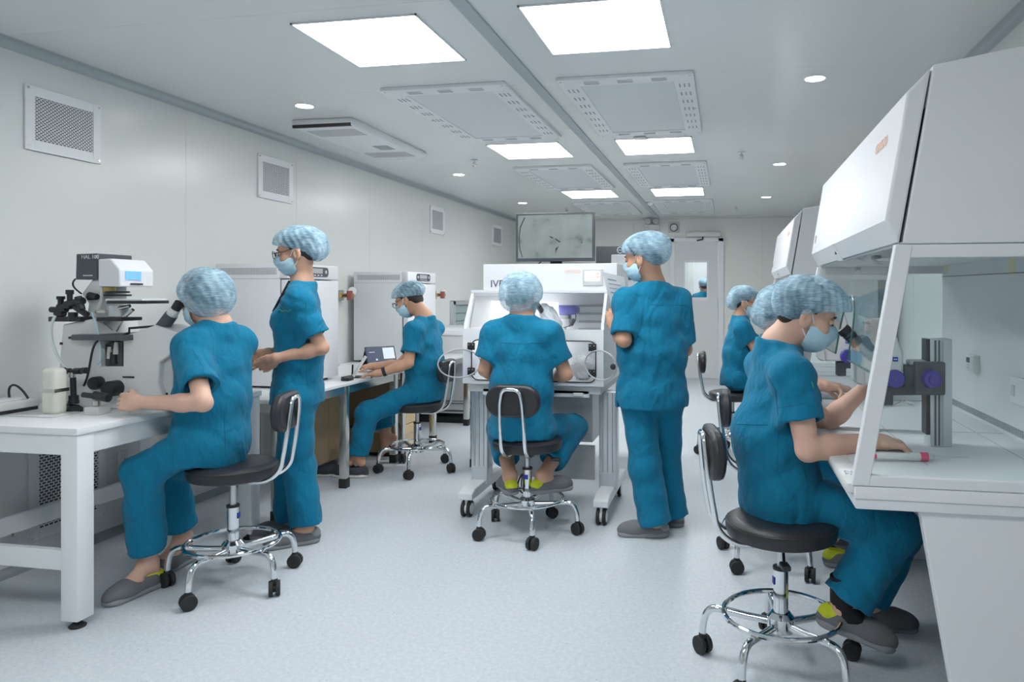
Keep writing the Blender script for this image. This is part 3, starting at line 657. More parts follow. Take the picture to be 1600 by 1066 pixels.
MB().cyl(onY(148, 618, 2.70), onY(170, 622, 2.70), .019, n=18).build('knob', 'black', t)
MB().cyl((p.x, 2.70, .83), (p.x, 2.70, .86), .016, n=14).build('pivot', 'steel', t)
t = thing('heating_plate_controller', 'flat white controller box with a black cable at the table\'s left end', 'controller', (-3.2, 2.75, .80))
MB().rbox(-3.27, -3.10, 2.55, 2.78, .815, .85, .006).build('case', 'offwhite', t)
MB().rbox(-3.265, -3.105, 2.555, 2.775, .80, .816, .003, 2).build('foot_frame', 'black', t)
MB().rbox(-3.24, -3.13, 2.60, 2.75, .85, .858, .003, 2).build('top_plate', 'white', t)
MB().tube(bez((-3.2, 2.72, .855), (-3.22, 2.72, .93), (-3.16, 2.72, .94), (-3.11, 2.73, .855)), .005, 8).build('cable', 'black', t)
# ------------------------------------------------------------------ chairs
def chair(loc, facing, label, seat_z=.53, base_rot=0.0):
    rz = math.atan2(facing[1], facing[0]) - math.pi / 2
    t = thing('laboratory_stool', label, 'chair', (loc[0], loc[1], 0), rz, group='black swivel stools with chrome bases')
    B = lambda mb, n, m, p=t, **k: mb.build(n, m, p, local=True, **k)
    B(MB().lathe([(.001, .135), (.045, .135), (.048, .15), (.048, .185), (.034, .20), (.028, .20)], n=24), 'hub', 'chrome')
    for k in range(5):
        a = base_rot - rz + 2 * math.pi * k / 5; c, s = math.cos(a), math.sin(a)
        P = lambda r, z: V((c * r, s * r, z))
        pts = [P(.03, .162), P(.12, .165), P(.2, .172)] + bez(P(.21, .174), P(.265, .178), P(.278, .15), P(.283, .072), 8)
        l = B(MB().tube(pts, .0135, 12), 'leg', 'chrome')
        q = P(.283, .033) ; tw = V((math.cos(a + .9), math.sin(a + .9), 0))
        MB().cyl(q - tw * .024, q - tw * .006, .033, n=18).cyl(q + tw * .006, q + tw * .024, .033, n=18).cyl(q - tw * .008, q + tw * .008, .018, n=10).cyl(q + V((0, 0, .02)), q + V((0, 0, .045)), .014, n=10).build('castor', 'rubber', l, local=True, bevel=.003)
    n = 40
    B(MB().tube([(.2 * math.cos(2 * math.pi * i / n), .2 * math.sin(2 * math.pi * i / n), .192) for i in range(n)], .0095, 10, True), 'foot_ring', 'chrome')
    B(MB().cyl((0, 0, .19), (0, 0, .36), .026, n=24), 'column_sleeve', 'chrome')
    B(MB().cyl((0, 0, .352), (0, 0, .362), .0285, n=24), 'sleeve_collar', 'black')
    B(MB().lathe([(.0265, .295), (.0265, .325)], n=24).box(0, 0, 0, 0, 0, 0) if False else MB().box(-.012, .012, -.0278, -.0255, .30, .325), 'column_sticker', 'blue')
    B(MB().cyl((0, 0, .35), (0, 0, seat_z - .07), .014, n=16), 'gas_column', 'extr')
    B(MB().box(-.05, .05, -.12, .07, seat_z - .076, seat_z - .066), 'seat_bracket', 'steel')
    z = seat_z
    B(MB().lathe([(.001, z - .066), (.17, z - .066), (.188, z - .058), (.193, z - .04), (.194, z - .022), (.190, z - .010), (.178, z - .002), (.15, z + .002), (.001, z)], n=44), 'seat', 'blackv')
    B(MB().tube([(math.cos(2 * math.pi * i / n) * .192, math.sin(2 * math.pi * i / n) * .192, z - .014) for i in range(n)], .0035, 6, True), 'seat_piping', 'blackv')
    pts = [(-.062, -.06, z - .076), (-.062, -.17, z - .078), (-.066, -.235, z - .03), (-.066, -.262, z + .12), (-.06, -.275, z + .24), (-.045, -.28, z + .30), (.045, -.28, z + .30), (.06, -.275, z + .24), (.066, -.262, z + .12), (.066, -.235, z - .03), (.062, -.17, z - .078), (.062, -.06, z - .076)]
    B(MB().tube(rounded(pts, .06, 6), .0105, 12), 'back_tube', 'chrome')
    mb = MB(); poly = rrect(0, z + .235, .30, .172, .083, 7)
    mb.prism([(x, -.268 + .35 * x * x, zz) for x, zz in poly], (0, .046, 0))
    B(mb, 'backrest', 'blackv', bevel=.014)
    B(MB().tube([(.03, .0, z - .073), (.11, -.02, z - .078), (.16, -.03, z - .105)], .005, 8), 'lever', 'black')
    B(MB().rbox(.145, .20, -.045, -.015, z - .118, z - .10, .007, 3), 'lever_grip', 'black')
    return t
chair((-2.225, 2.94), (-.963, -.25), 'black stool under the woman at the large microscope', .555, .95)
chair((-2.29, 5.09), (-1, 0), 'black stool under the man typing on the tablet', .52, 1.15)
chair((-1.09, 3.88), (.05, 1), 'black stool with its back to us at the wheeled workstation', .53, .05)
chair((.19, 2.64), (1, .18), 'black stool under the man at the nearest hood', .535, .42)
chair((.24, 3.70), (1, 0), 'black stool half hidden behind the nearest seated man', .52, .2)
chair((.05, 6.02), (1, 0), 'black stool under the woman at the farther hood', .53, .5)

# ------------------------------------------------------------------ wheeled workstation
t = thing('ivf_workstation', 'white wheeled embryology workstation with sloping window and side flaps', 'workstation', (-1.13, 4.45, 0))
Y1 = 4.15; X1, X2 = onY(723, 560, Y1).x, onY(943, 560, Y1).x; zb, zt = .785, 1.118
oa, ob = onY(737, 531, Y1), onY(931, 598, Y1)
fr = MB(); fr.box(X1, oa.x, Y1, Y1 + .02, zb, zt).box(ob.x, X2, Y1, Y1 + .02, zb, zt).box(oa.x, ob.x, Y1, Y1 + .02, zb, ob.z).box(oa.x, ob.x, Y1, Y1 + .02, oa.z, zt)
fr.build('front_frame', 'white', t)
gk = [(x, Y1 - .002, z) for x, z in rrect((oa.x + ob.x) / 2, (oa.z + ob.z) / 2, ob.x - oa.x, oa.z - ob.z, .04)]
MB().tube(gk, .004, 6, True).build('gasket', 'black', t)
MB().box(oa.x, ob.x, Y1 + .004, Y1 + .009, ob.z, oa.z).build('port_panel', 'acry', t)
for hx, hz in ((737, 541), (737, 580), (926, 543), (926, 583)):
    p = onY(hx, hz, Y1); h = MB().rbox(p.x - .023, p.x + .023, Y1 - .014, Y1 - .001, p.z - .022, p.z + .022, .003, 2).build('hinge', 'black', t)
    for dx in (-.012, .012): MB().cyl((p.x + dx, Y1 - .016, p.z + .01), (p.x + dx, Y1 - .013, p.z + .01), .004, n=8).build('hinge_screw', 'steel', h)
def sidepoly(x): return [(x, Y1 + .0205, zb), (x, Y1 + .0205, zt + .03), (x, 4.30, 1.335), (x, 4.92, 1.352), (x, 4.92, zb)]
MB().prism(sidepoly(X1), (.018, 0, 0)).build('side_panel', 'white', t); MB().prism(sidepoly(X2 - .018), (.018, 0, 0)).build('side_panel', 'white', t)
for x in (X1 + .02, X2 - .022): MB().prism([(x, 4.22, 1.12), (x, 4.32, 1.31), (x, 4.80, 1.31), (x, 4.80, 1.12)], (.003, 0, 0)).build('side_window', 'lgrey', t)
q = [(X1, Y1, zt), (X2, Y1, zt), (X2, 4.30, 1.335), (X1, 4.30, 1.335)]
MB().prism([(X1 + .02, Y1 + .004, zt), (X2 - .02, Y1 + .004, zt), (X2 - .02, 4.304, 1.335), (X1 + .02, 4.304, 1.335)], (0, .005, 0)).build('sloping_window', 'acry', t)
MB().box(X1, X2, 4.295, 4.42, 1.333, 1.352).build('window_head', 'white', t, bevel=.003)
a, b = onY(755, 413, 4.40), onY(964, 440, 4.40)
MB().rbox(a.x, b.x, 4.40, 4.92, 1.352, a.z, .005, 2).build('top_housing', 'white', t)
text('IVF', .066, onY(766, 449, 4.398), (1, 0, 0), (0, 0, 1), 'navy', t)
text('ORIGIO', .03, onY(882, 427, 4.398), (1, 0, 0), (0, 0, 1), 'orange', t)
a, b = onY(911, 421, 4.398), onY(942, 446, 4.398)
k = MB().rbox(a.x, b.x, 4.388, 4.402, b.z, a.z, .004, 2).build('touch_panel', 'lgrey', t)
MB().box(a.x + .012, b.x - .016, 4.386, 4.389, b.z + .028, a.z - .014).build('screen', 'scr', k)
for za, zb_ in ((.045, .06), (.065, .078)): MB().box(b.x - .04, b.x - .02, 4.3845, 4.387, b.z + za, b.z + zb_).build('screen_icon', 'orange', k)
MB().box(X1 + .018, X2 - .018, 4.17, 4.90, .785, .80).build('work_floor', 'white', t)
MB().box(X1 + .018, X2 - .018, 4.86, 4.90, .80, 1.35).build('rear_wall', 'white', t)
for k in range(5):
    z = 1.02 + k * .055; MB().box(-1.0, -.765, 4.853, 4.862, z, z + .014).build('rear_slot', 'grey', t)
# under frame
MB().box(X1 + .03, X2 - .02, Y1 + .02, 4.86, .735, .785).build('under_tray', 'lgrey', t, bevel=.003)
MB().box(X1 + .12, X2 - .09, 4.17, 4.19, .715, .757).build('front_rail', 'white', t, bevel=.003)
p = onY(904, 617, 4.168); MB().rbox(p.x - .03, p.x + .03, 4.15, 4.17, p.z - .01, p.z + .012, .004).build('rail_switch', 'offwhite', t)
MB().box(X1 + .30, X2 - .115, 4.42, 4.84, .40, .735).build('equipment_bay', 'lgrey', t, bevel=.004)
MB().box(X1 + .16, X2 - .12, 4.52, 4.54, .14, .36).build('lower_screen', 'lgrey', t, bevel=.003)
for cx in (onY(752, 640, 4.34).x, onY(951, 640, 4.34).x):
    col = MB().rbox(cx - .052, cx + .052, 4.30, 4.41, .14, .735, .003, 2).build('column', 'extr', t)
    for q in (-.03, .0, .03): MB().box(cx + q - .004, cx + q + .004, 4.297, 4.301, .25, .73).build('column_groove', 'grey', col)
    MB().box(cx - .054, cx + .054, 4.298, 4.412, .235, .242).build('column_ring', 'lgrey', col)
    f = MB().prism([(cx - .045, 4.05, .105), (cx - .045, 4.05, .145), (cx - .045, 4.12, .165), (cx - .045, 4.75, .165), (cx - .045, 4.75, .105)], (.09, 0, 0)).build('foot_beam', 'white', t, bevel=.006)
    for cy in (4.09, 4.68):
        w_ = MB().cyl((cx - .028, cy, .048), (cx - .008, cy, .048), .048, n=24).cyl((cx + .008, cy, .048), (cx + .028, cy, .048), .048, n=24).build('castor_wheel', 'rubber', t, bevel=.004)
        MB().cyl((cx - .031, cy, .048), (cx + .031, cy, .048), .033, n=20).box(cx - .007, cx + .007, cy - .02, cy + .03, .03, .105).build('castor_hub', 'offwhite', w_)
tag(MB().tube(bez((-1.33, 4.62, .14), (-1.30, 4.4, .02), (-1.24, 4.45, .10), (-1.30, 4.5, .16)) + bez((-1.30, 4.5, .16), (-1.38, 4.5, .05), (-1.25, 4.4, .03), (-1.18, 4.56, .02)), .005, 8).build('power_cable', 'black'), 'black cable loops hanging under the wheeled workstation', 'cable')
# open round flaps
for (cx, cy, w2, h2, tilt), s in (((718, 568, 28, 21, 12), -1), ((938, 571, 26, 22, -10), 1)):
    c = onY(cx, cy, Y1 - .10); g = thing if False else None
    f = MB(); rx, rz_ = .104, .084
    ring = [c + V((rx * math.cos(a), s * .075 * math.cos(a) * -1, rz_ * math.sin(a))) for a in [2 * math.pi * i / 32 for i in range(32)]]
    o = MB().tube(ring, .0045, 8, True).build('port_flap', 'grey', t)
    MB().add(ring + [p + V((0, .003, 0)) for p in ring], [tuple(range(32)), tuple(range(63, 31, -1))] + [(i, (i + 1) % 32, 32 + (i + 1) % 32, 32 + i) for i in range(32)]).build('flap_disc', 'acry', o)
    kx = c + V((s * -rx * .0 + (rx * .9 if s < 0 else -rx * .9) * -1 * 0 + s * rx, -.075 * 1 * 1, 0))
    MB().tube([c + V((-s * rx, .075, 0)), V((c.x - s * rx, Y1, c.z))], .006, 8).build('flap_arm', 'steel', o)
    MB().lathe([(.001, .02), (.016, .016), (.018, 0)], c + V((s * rx * .82, -s * s * .06, .0)), (0, -1, 0), 14).build('flap_knob', 'black', o)
# things inside the workstation
tag(MB().prism([onY(x, y, 4.62) for x, y in ((763, 470), (872, 473), (876, 560), (770, 560))], (0, .008, 0)).build('light_panel', 'lit'), 'bright white backlit panel standing inside the wheeled workstation', 'light panel')
random.seed(7)
mb = MB(); c = onY(862, 505, 4.42)
mb.ell(c, (.07, .075, .125), 20, 14)
for p in mb.v:
    d_ = (p.z - c.z) / .125; p.x += -.05 * max(0, d_) + random.uniform(-.007, .007); p.y += random.uniform(-.007, .007); p.z += random.uniform(-.006, .006)
t2 = thing('draped_microscope', 'stereo microscope wrapped in white plastic inside the wheeled workstation', 'microscope', (c.x, 4.42, .80))
mb.build('plastic_drape', 'white', t2, smooth=False)
MB().cyl(onY(846, 486, 4.38), onY(839, 476, 4.30), .018, .02, 16).build('eyepiece', 'black', t2)
MB().cyl((c.x + .02, 4.45, .80), (c.x + .02, 4.45, c.z), .03).build('post', 'offwhite', t2)
MB().rbox(c.x - .09, c.x + .12, 4.36, 4.58, .80, .82, .006).build('base', 'offwhite', t2)
t2 = thing('gas_mixer', 'rounded violet device on a grey bracket inside the wheeled workstation', 'device', (onY(888, 485, 4.7).x, 4.72, .95))
a, b = onY(866, 477, 4.68), onY(901, 492, 4.68)
MB().rbox(a.x, b.x, 4.66, 4.80, b.z, a.z, .022, 5).build('housing', 'vio', t2)
a2, b2 = onY(874, 492, 4.68), onY(888, 498, 4.68); MB().rbox(a2.x, b2.x, 4.68, 4.78, b2.z, a2.z, .004).build('bracket', 'grey', t2)
a2, b2 = onY(872, 498, 4.68), onY(890, 511, 4.68); MB().rbox(a2.x, b2.x, 4.68, 4.80, b2.z, a2.z, .004).cyl((a2.x + .03, 4.74, .80), (a2.x + .03, 4.74, b2.z), .012).build('support', 'lgrey', t2)
MB().tube(bez(onY(899, 490, 4.67), onY(902, 500, 4.66), onY(896, 510, 4.66), onY(880, 512, 4.66)), .003, 6).build('cord', 'dgrey', t2)
MB().cyl(onY(898, 499, 4.66), onY(893, 508, 4.66), .011, n=12).build('cord_weight', 'dgrey', t2)
tag(MB().lathe([(.001, 0), (.038, 0), (.04, .004), (.04, .014), (.001, .014)], (-.98, 4.26, .80), n=24).build('culture_dish', 'red'), 'red lidded dish on the workstation floor beside the seated woman\'s arm', 'dish')
mb = MB().ell((-.87, 4.36, .875), (.085, .07, .075), 20, 12)
for p in mb.v: p += V((random.uniform(-.006, .006), random.uniform(-.006, .006), random.uniform(-.006, .006)))
tag(mb.build('plastic_wrap', 'plasticbag', smooth=False), 'crumpled clear wrap inside the workstation behind the port panel', 'plastic wrap')
# monitors
def monitor(x0, x1, z0, z1, y, label, base_z, scr=True):
    t = thing('monitor', label, 'monitor', ((x0 + x1) / 2, y, base_z))
    b = MB().rbox(x0, x1, y, y + .035, z0, z1, .004, 2).build('bezel', 'dgrey', t)
    if scr:
        MB().box(x0 + .016, x1 - .016, y - .002, y + .002, z0 + .022, z1 - .014).build('screen', 'tv', b)
    xm = (x0 + x1) / 2
    MB().box(xm - .04, xm + .04, y + .03, y + .05, base_z + .012, z0 + .1).build('stand_neck', 'black', t, bevel=.003)
    MB().rbox(xm - .11, xm + .11, y - .04, y + .13, base_z, base_z + .012, .004).build('stand_base', 'black', t)
    return t
ztop = onY(755, 413, 4.40).z
a, b = onY(806, 334, 4.72), onY(929, 408, 4.72)
t = monitor(a.x, b.x, b.z, a.z, 4.72, 'wall-facing black monitor showing a grey micrograph above the wheeled workstation'.replace('wall-facing ', ''), ztop)
MB().tube([onY(x, y, 4.716) for x, y in ((820, 340), (813, 355), (811, 372), (812, 388), (816, 402))], .004, 6).build('micrograph_arc', 'dgrey', t)
MB().prism([onY(x, y, 4.7175) for x, y in ((866, 373), (869, 373), (876, 378), (874, 379))], (0, -.001, 0)).prism([onY(x, y, 4.7175) for x, y in ((858, 369), (862, 370), (866, 373), (861, 372))], (0, -.001, 0)).build('micrograph_needle', 'black', t)
MB().prism([onY(x, y, 4.7175) for x, y in ((908, 378), (910, 378), (910, 380), (908, 380))], (0, -.001, 0)).prism([onY(x, y, 4.7175) for x, y in ((868, 388), (873, 385), (870, 391), (868, 396))], (0, -.001, 0)).build('micrograph_speck', 'hole', t)
tag(MB().tube(bez(onY(846, 408, 4.8), onY(843, 412, 4.8), onY(841, 412, 4.8), onY(838, 416, 4.8)), .004, 6).build('monitor_cable', 'black'), 'short black cable hanging below the micrograph monitor', 'cable')
a, b = onY(931, 385, 5.63), onY(983, 420, 5.63)
t = monitor(a.x, b.x + .02, b.z - .02, a.z, 5.63, 'black monitor seen from behind with a round emblem beside the standing man', 1.36, False)
c = onY(969, 391, 5.626); MB().tube([c + V((.024 * math.cos(q), 0, .024 * math.sin(q))) for q in [k * math.pi / 10 for k in range(20)]], .003, 6, True).build('round_emblem', 'extr', t)
text('DELL', .014, c + V((-.017, -.001, -.005)), (1, 0, 0), (0, 0, 1), 'extr', t, 'emblem_lettering')
t = thing('instrument_tower', 'tall white instrument behind the standing man\'s paper sheet', 'instrument', (-.72, 5.55, .78))
a, b = onY(955, 398, 5.28), onY(986, 470, 5.28)
MB().rbox(a.x, b.x + .02, 5.28, 5.58, .78, a.z, .006, 2).build('cabinet', 'white', t)
p = onY(979, 427, 5.28); MB().rbox(p.x - .006, p.x + .05, 5.262, 5.281, p.z - .05, p.z + .05, .004).build('side_handle', 'dgrey', t)
t = thing('wide_instrument', 'white instrument cabinet under the turned-away monitor', 'instrument', (-1.1, 5.6, .78))
MB().rbox(-1.15, -.86, 5.30, 5.75, .78, 1.36, .006, 2).build('cabinet', 'offwhite', t)
MB().box(-1.12, -.89, 5.296, 5.301, .85, 1.28).build('front_panel', 'white', t)
# ------------------------------------------------------------------ laminar flow hoods on the right
ZS = .79                                            # work surface
def hood(y0, y1, label, near):
    t = thing('laminar_hood', label, 'hood', (.8, (y0 + y1) / 2, 0), group='white laminar flow hoods')
    L_ = y1 - y0; dy = V((0, L_, 0))
    A, B, Cc, D = (.555, 1.955), (.492, 1.89), (.435, 1.535), (.472, 1.468)
    P = lambda q, y=y0: V((q[0], y, q[1]))
    k = MB().prism([P(A), P(B), P(Cc), P(D), P((.60, 1.468)), P((.60, 1.955))][:4] , dy).build('front_cover', 'hoodw', t, bevel=.008)
    MB().prism([P((.560, 1.962)), P((.4785, 1.468)), P((1.2, 1.468)), P((1.2, 2.07))], dy).build('upper_housing', 'hoodw', t, bevel=.006)
    # cut line between cover and housing
    MB().prism([P((.559, 1.95), y0 + .004), P((.476, 1.474), y0 + .004), P((.492, 1.474), y0 + .004), P((.574, 1.95), y0 + .004)], V((0, L_ - .008, 0))).build('cover_gap', 'dgrey', t)
    nrm = V((Cc[1] - B[1], 0, -(Cc[0] - B[0]))).normalized()
    f0, fu = P(Cc), (P(B) - P(Cc)).normalized()
    n_ = V((fu.z, 0, -fu.x)); n_ = -n_ if n_.x > 0 else n_
    o = f0 + fu * .245 + n_ * .002
    text('ORIGIO', .05, V((o.x, y0 + .34, o.z)), (0, -1, 0), fu, 'orange', t)
    sw = f0 + fu * -.02
    g = MB().prism([V((p[0] - .0025, yy, p[1])) for p, yy in ((Cc, y0 + L_ * .55), (Cc, y0 + L_ * .62), (D, y0 + L_ * .62), (D, y0 + L_ * .55))], (0.004, 0, 0)).build('switch_plate', 'hoodw', t)
    MB().rbox(.4475, .4585, y0 + L_ * .58, y0 + L_ * .59, 1.495, 1.51, .002, 2).build('key_switch', 'dgrey', t)
    # emblem outline low on the cover
    q = f0 + fu * .07 + n_ * .002
    MB().tube([V((q.x, y1 - .10 + .02 * math.cos(a), q.z)) + fu * (.02 * math.sin(a)) for a in [i * math.pi / 8 for i in range(16)]], .0015, 5, True).build('round_mark', 'grey', t)
    # work surface and base
    MB().rbox(.355, 1.2, y0, y1, .725, ZS, .006, 2).build('work_top', 'hoodw', t)
    MB().box(.3555, 1.19, y0 - .0015, y0 + .003, .753, .7555).build('joint_line', 'grey', t)
    MB().rbox(.335, .395, y0 + .02, y1 - .02, .765, ZS + .003, .006, 2).build('armrest', 'offwhite', t)
    for yy in (y0 + .45, y0 + 1.1): MB().box(.336, .46, yy, yy + .003, ZS + .0028, ZS + .0045).build('top_groove', 'dgrey', t)
    MB().box(.62, .623, y0 + .30, y1 - .12, ZS - .001, ZS + .0012).box(.95, .953, y0 + .1, y1 - .12, ZS - .001, ZS + .0012).box(.46, 1.05, y0 + .9, y0 + .903, ZS - .001, ZS + .0012).build('panel_joint', 'grey', t)
    # end frames with glass
    for ya, yb in ((y0, y0 + .035), (y1 - .035, y1)):
        bar = MB()
        for p, q, w_ in (((.347, ZS + .0005), (.462, 1.4668), .046),):
            bar.prism([V((p[0], ya, p[1])), V((p[0] + w_, ya, p[1])), V((q[0] + w_, ya, q[1])), V((q[0], ya, q[1]))], (0, yb - ya, 0))
        bar.box(.49, 1.2, ya + .0015, yb - .0015, 1.43, 1.4665); bar.box(.38, 1.2, ya + .0015, yb - .0015, ZS + .0005, ZS + .03); bar.box(1.14, 1.2, ya + .003, yb - .003, ZS + .02, 1.44)
        bar.build('end_frame', 'hoodw', t, bevel=.003)
        ym = (ya + yb) / 2
        MB().prism([V((.395, ym - .003, ZS + .03)), V((1.14, ym - .003, ZS + .03)), V((1.14, ym - .003, 1.43)), V((.498, ym - .003, 1.43))], (0, .006, 0)).build('end_window', 'glass', t)
    MB().box(1.06, 1.09, y0 + .035, y1 - .035, ZS, 1.468).build('rear_wall', 'hoodw', t)
    mb = MB(); n = int(L_ / .02)
    for i in range(n): mb.box(1.055, 1.061, y0 + .06 + i * .019, y0 + .066 + i * .019, ZS + .012, ZS + .04)
    mb.build('rear_vent_slots', 'grey', t, smooth=False)
    # front glass with arches for the microscopes
    pl = lambda y, z: V((.362 + (z - ZS) * (.474 - .362) / (1.468 - ZS), y, z))
    zl = 1.10; pts = [pl(y0 + .05, 1.462), pl(y0 + .05, zl)]
    for cy in (y0 + .64, y0 + 1.53) if L_ > 1.6 else (y0 + .6,):
        w_, r_ = .14, .14
        if cy + w_ > y1 - .06: continue
        pts.append(pl(cy - w_, zl))
        for i in range(13):
            a = math.pi - math.pi * i / 12; pts.append(pl(cy + w_ * math.cos(a), 1.18 + r_ * math.sin(a)))
        pts.append(pl(cy + w_, zl))
    pts += [pl(y1 - .05, zl), pl(y1 - .05, 1.462)]
    s = MB().prism(pts, (.005, 0, 0)).build('front_glass', 'glass', t)
    MB().tube(pts[1:-1], .0032, 6).build('glass_edge', 'gedge', s)
    MB().lathe([(.001, -.012), (.03, -.012), (.042, -.004), (.045, 0)], (.60, y0 + .85, 1.468), n=24).build('inner_lamp', 'chrome', t)
    MB().rbox(.52, .545, y0 + .6, y0 + .66, 1.456, 1.468, .003).build('sensor', 'dgrey', t)
    # slanting end supports
    for ya in (y0 + .015, y1 - .055):
        MB().prism([V((.53, ya, .725)), V((1.2, ya, .725)), V((1.2, ya, 0)), V((.652, ya, 0))], (0, .04, 0)).build('end_support', 'offwhite' if False else 'hoodw', t, bevel=.003)
    MB().cyl((1.0, y1 - .3, 0), (1.0, y1 - .3, .06), .02, n=14).box(.98, 1.02, y1 - .32, y1 - .28, .05, .725).build('rear_leg', 'steel', t)
    return t
H1a, H1b = 2.125, 3.90
hood(H1a, H1b, 'large white laminar flow hood nearest the camera on the right', True)
hood(5.54, 7.32, 'white laminar flow hood farther back on the right', False)
# tape label with handwriting on the armrest
t = thing('tape_label', 'white tape with handwritten letters on the nearest hood armrest', 'label', (.365, 2.27, ZS))
MB().box(.340, .392, 2.225, 2.315, ZS + .0032, ZS + .0042).build('tape', 'tape', t)
text('N', .036, (.346, 2.26, ZS + .0044), (1, 0, 0), (0, 1, 0), 'ink', t); text('Pad', .028, (.345, 2.235, ZS + .0044), (1, 0, 0), (0, 1, 0), 'ink', t)
for px_, py_, nm in ((1447, 420, 'left'), (1582, 418, 'right')):
    p = onX(px_, py_, 1.062); p.y = min(p.y, 3.80)
    g = thing('sticky_note', 'yellow paper tag with red stub hanging at the %s of the near hood back wall' % nm, 'note', p)
    MB().box(p.x - .0025, p.x - .001, p.y - .035, p.y + .035, p.z - .03, p.z + .06).build('paper', 'sticky', g); MB().box(p.x - .004, p.x - .0025, p.y - .012, p.y + .008, p.z + .05, p.z + .08).build('stub', 'pink', g)
tag(MB().tube([(1.052, H1a + .06, 1.415), (1.05, 2.7, 1.405), (1.05, 3.3, 1.41), (1.052, H1b - .06, 1.415)], .002, 6).build('hanging_wire', 'dgrey'), 'thin dark wire stretched along the near hood back wall', 'wire')
p = onX(1524, 567, 1.055)
t = thing('thermostat', 'small white thermostat with tiny display on the near hood back wall', 'thermostat', p)
MB().rbox(1.03, 1.06, p.y - .045, p.y + .045, p.z - .035, p.z + .035, .005).build('case', 'offwhite', t)
MB().box(1.028, 1.031, p.y - .005, p.y + .032, p.z + .0, p.z + .022).build('display', 'dgrey', t)
MB().box(1.028, 1.031, p.y + .0, p.y + .03, p.z - .012, p.z - .009).box(1.028, 1.031, p.y + .0, p.y + .03, p.z - .024, p.z - .021).build('print_line', 'grey', t)
p = onX(1592, 612, 1.055)
t = thing('hood_socket', 'white power socket on the near hood back wall at the picture edge', 'socket', p)
MB().rbox(1.048, 1.06, p.y - .07, p.y + .07, p.z - .05, p.z + .05, .004).build('plate', 'white', t)
MB().box(1.045, 1.049, p.y + .02, p.y + .05, p.z - .02, p.z + .02).build('outlet', 'lgrey', t)

# stereo microscopes on the hood tops
YM = 2.75
def stereo():
    t = thing('stereo_microscope', 'white stereo microscope with violet knobs used by the nearest man', 'microscope', (.70, YM, ZS), group='stereo microscopes in the near hood')
    MB().prism(pp([(1341, 540), (1356, 548), (1360, 499), (1392, 498), (1412, 552), (1412, 603), (1340, 602)], YM - .05), (0, .11, 0)).build('head_body', 'offwhite', t, bevel=.008)
    MB().prism(pp([(1338, 541), (1350, 552), (1352, 602), (1338, 598)], YM - .055), (0, .12, 0)).build('front_plate', 'lgrey', t, bevel=.003)
    for yo in (-.035, .035):
        a, b, c = (onY(*q, YM + yo) for q in ((1316, 513), (1341, 538), (1348, 545)))
        d_ = (b - a).normalized()
        e = MB().cyl(a, a + d_ * .02, .022, .024, 20).cyl(a + d_ * .02, a + d_ * .055, .021, n=20).cyl(a + d_ * .055, b, .0225, n=20).build('eyepiece', 'black', t)
        MB().cyl(a + d_ * .028, a + d_ * .034, .0225, n=20).cyl(a + d_ * .04, a + d_ * .046, .0225, n=20).build('eyepiece_ring', 'dgrey', e)
        MB().cyl(b, c + d_ * .03, .019, n=16).build('eyepiece_tube', 'extr', t)
    MB().prism(pp([(1339, 534), (1356, 525), (1372, 545), (1352, 560)], YM - .05), (0, .11, 0)).build('prism_housing', 'dgrey', t, bevel=.004)
    p = onY(1398, 592, YM - .05); MB().lathe([(.001, .022), (.028, .022), (.032, .017), (.033, 0)], p, (0, -1, 0), 30).build('zoom_knob', 'purple', t)
    q = onY(1399, 562, YM - .051); MB().box(q.x - .009, q.x + .009, q.y - .001, q.y + .001, q.z - .007, q.z + .009).build('maker_badge', 'blue', t)
    MB().box(q.x - .006, q.x + .006, q.y - .002, q.y, q.z - .0005, q.z + .0025).build('badge_band', 'white', t)
    MB().prism(pp([(1412, 570), (1434, 573), (1434, 618), (1396, 618), (1396, 634), (1377, 634), (1377, 604), (1412, 604)], YM - .03), (0, .07, 0)).build('carrier_arm', 'dgrey', t, bevel=.004)
    MB().prism(pp([(1430, 566), (1478, 566), (1478, 618), (1430, 618)], YM - .06), (0, .12, 0)).build('focus_block', 'dgrey', t, bevel=.006)
    a, b = onY(1420, 563, YM - .02), onY(1448, 571, YM - .02); MB().rbox(a.x, b.x, YM - .03, YM + .03, b.z, a.z, .006).build('clamp', 'grey', t)
    p = onY(1455, 592, YM - .06); MB().lathe([(.001, .045), (.016, .045), (.018, .03), (.028, .028), (.031, .008), (.033, 0)], p, (0, -1, 0), 30).build('focus_knob', 'purple', t)
    a, b = onY(1448, 530, YM - .03), onY(1488, 690, YM - .03); w_ = b.x - a.x
    r = MB().rbox(a.x + .012, b.x, YM - .03, YM + .05, ZS + .001, a.z, .002, 2).build('rail_column', 'extr', t)
    for k in (.3, .45, .58): MB().box(a.x + w_ * k, a.x + w_ * k + .006, YM - .0325, YM - .029, ZS + .005, a.z - .004).build('rail_groove', 'dgrey' if k < .5 else 'grey', r)
    MB().box(a.x, a.x + .014, YM - .025, YM + .04, ZS + .04, a.z).build('rail_strip', 'black', t, bevel=.002)
    return t
sm = stereo()
s2 = copy_thing(sm, (.685, YM + .93, ZS), 0, 'white stereo microscope with violet knob at the second seat of the near hood', 'stereo microscopes in the near hood')
a, b = onZ(1363, 713, ZS + .016), onZ(1449, 714, ZS + .016)
t = thing('pipette', 'white pipette with pink cap lying on the near hood work top', 'pipette', (a + b) / 2)
ax = (b - a).normalized(); Ln = (b - a).length
MB().cyl(a + ax * .012, a + ax * Ln * .86, .011, .0135, 18).build('barrel', 'offwhite', t)
MB().cyl(a, a + ax * .014, .008, n=14).build('plunger', 'pink', t)
MB().cyl(a + ax * Ln * .86, b, .0145, .0145, 18).build('collar', 'pink', t)
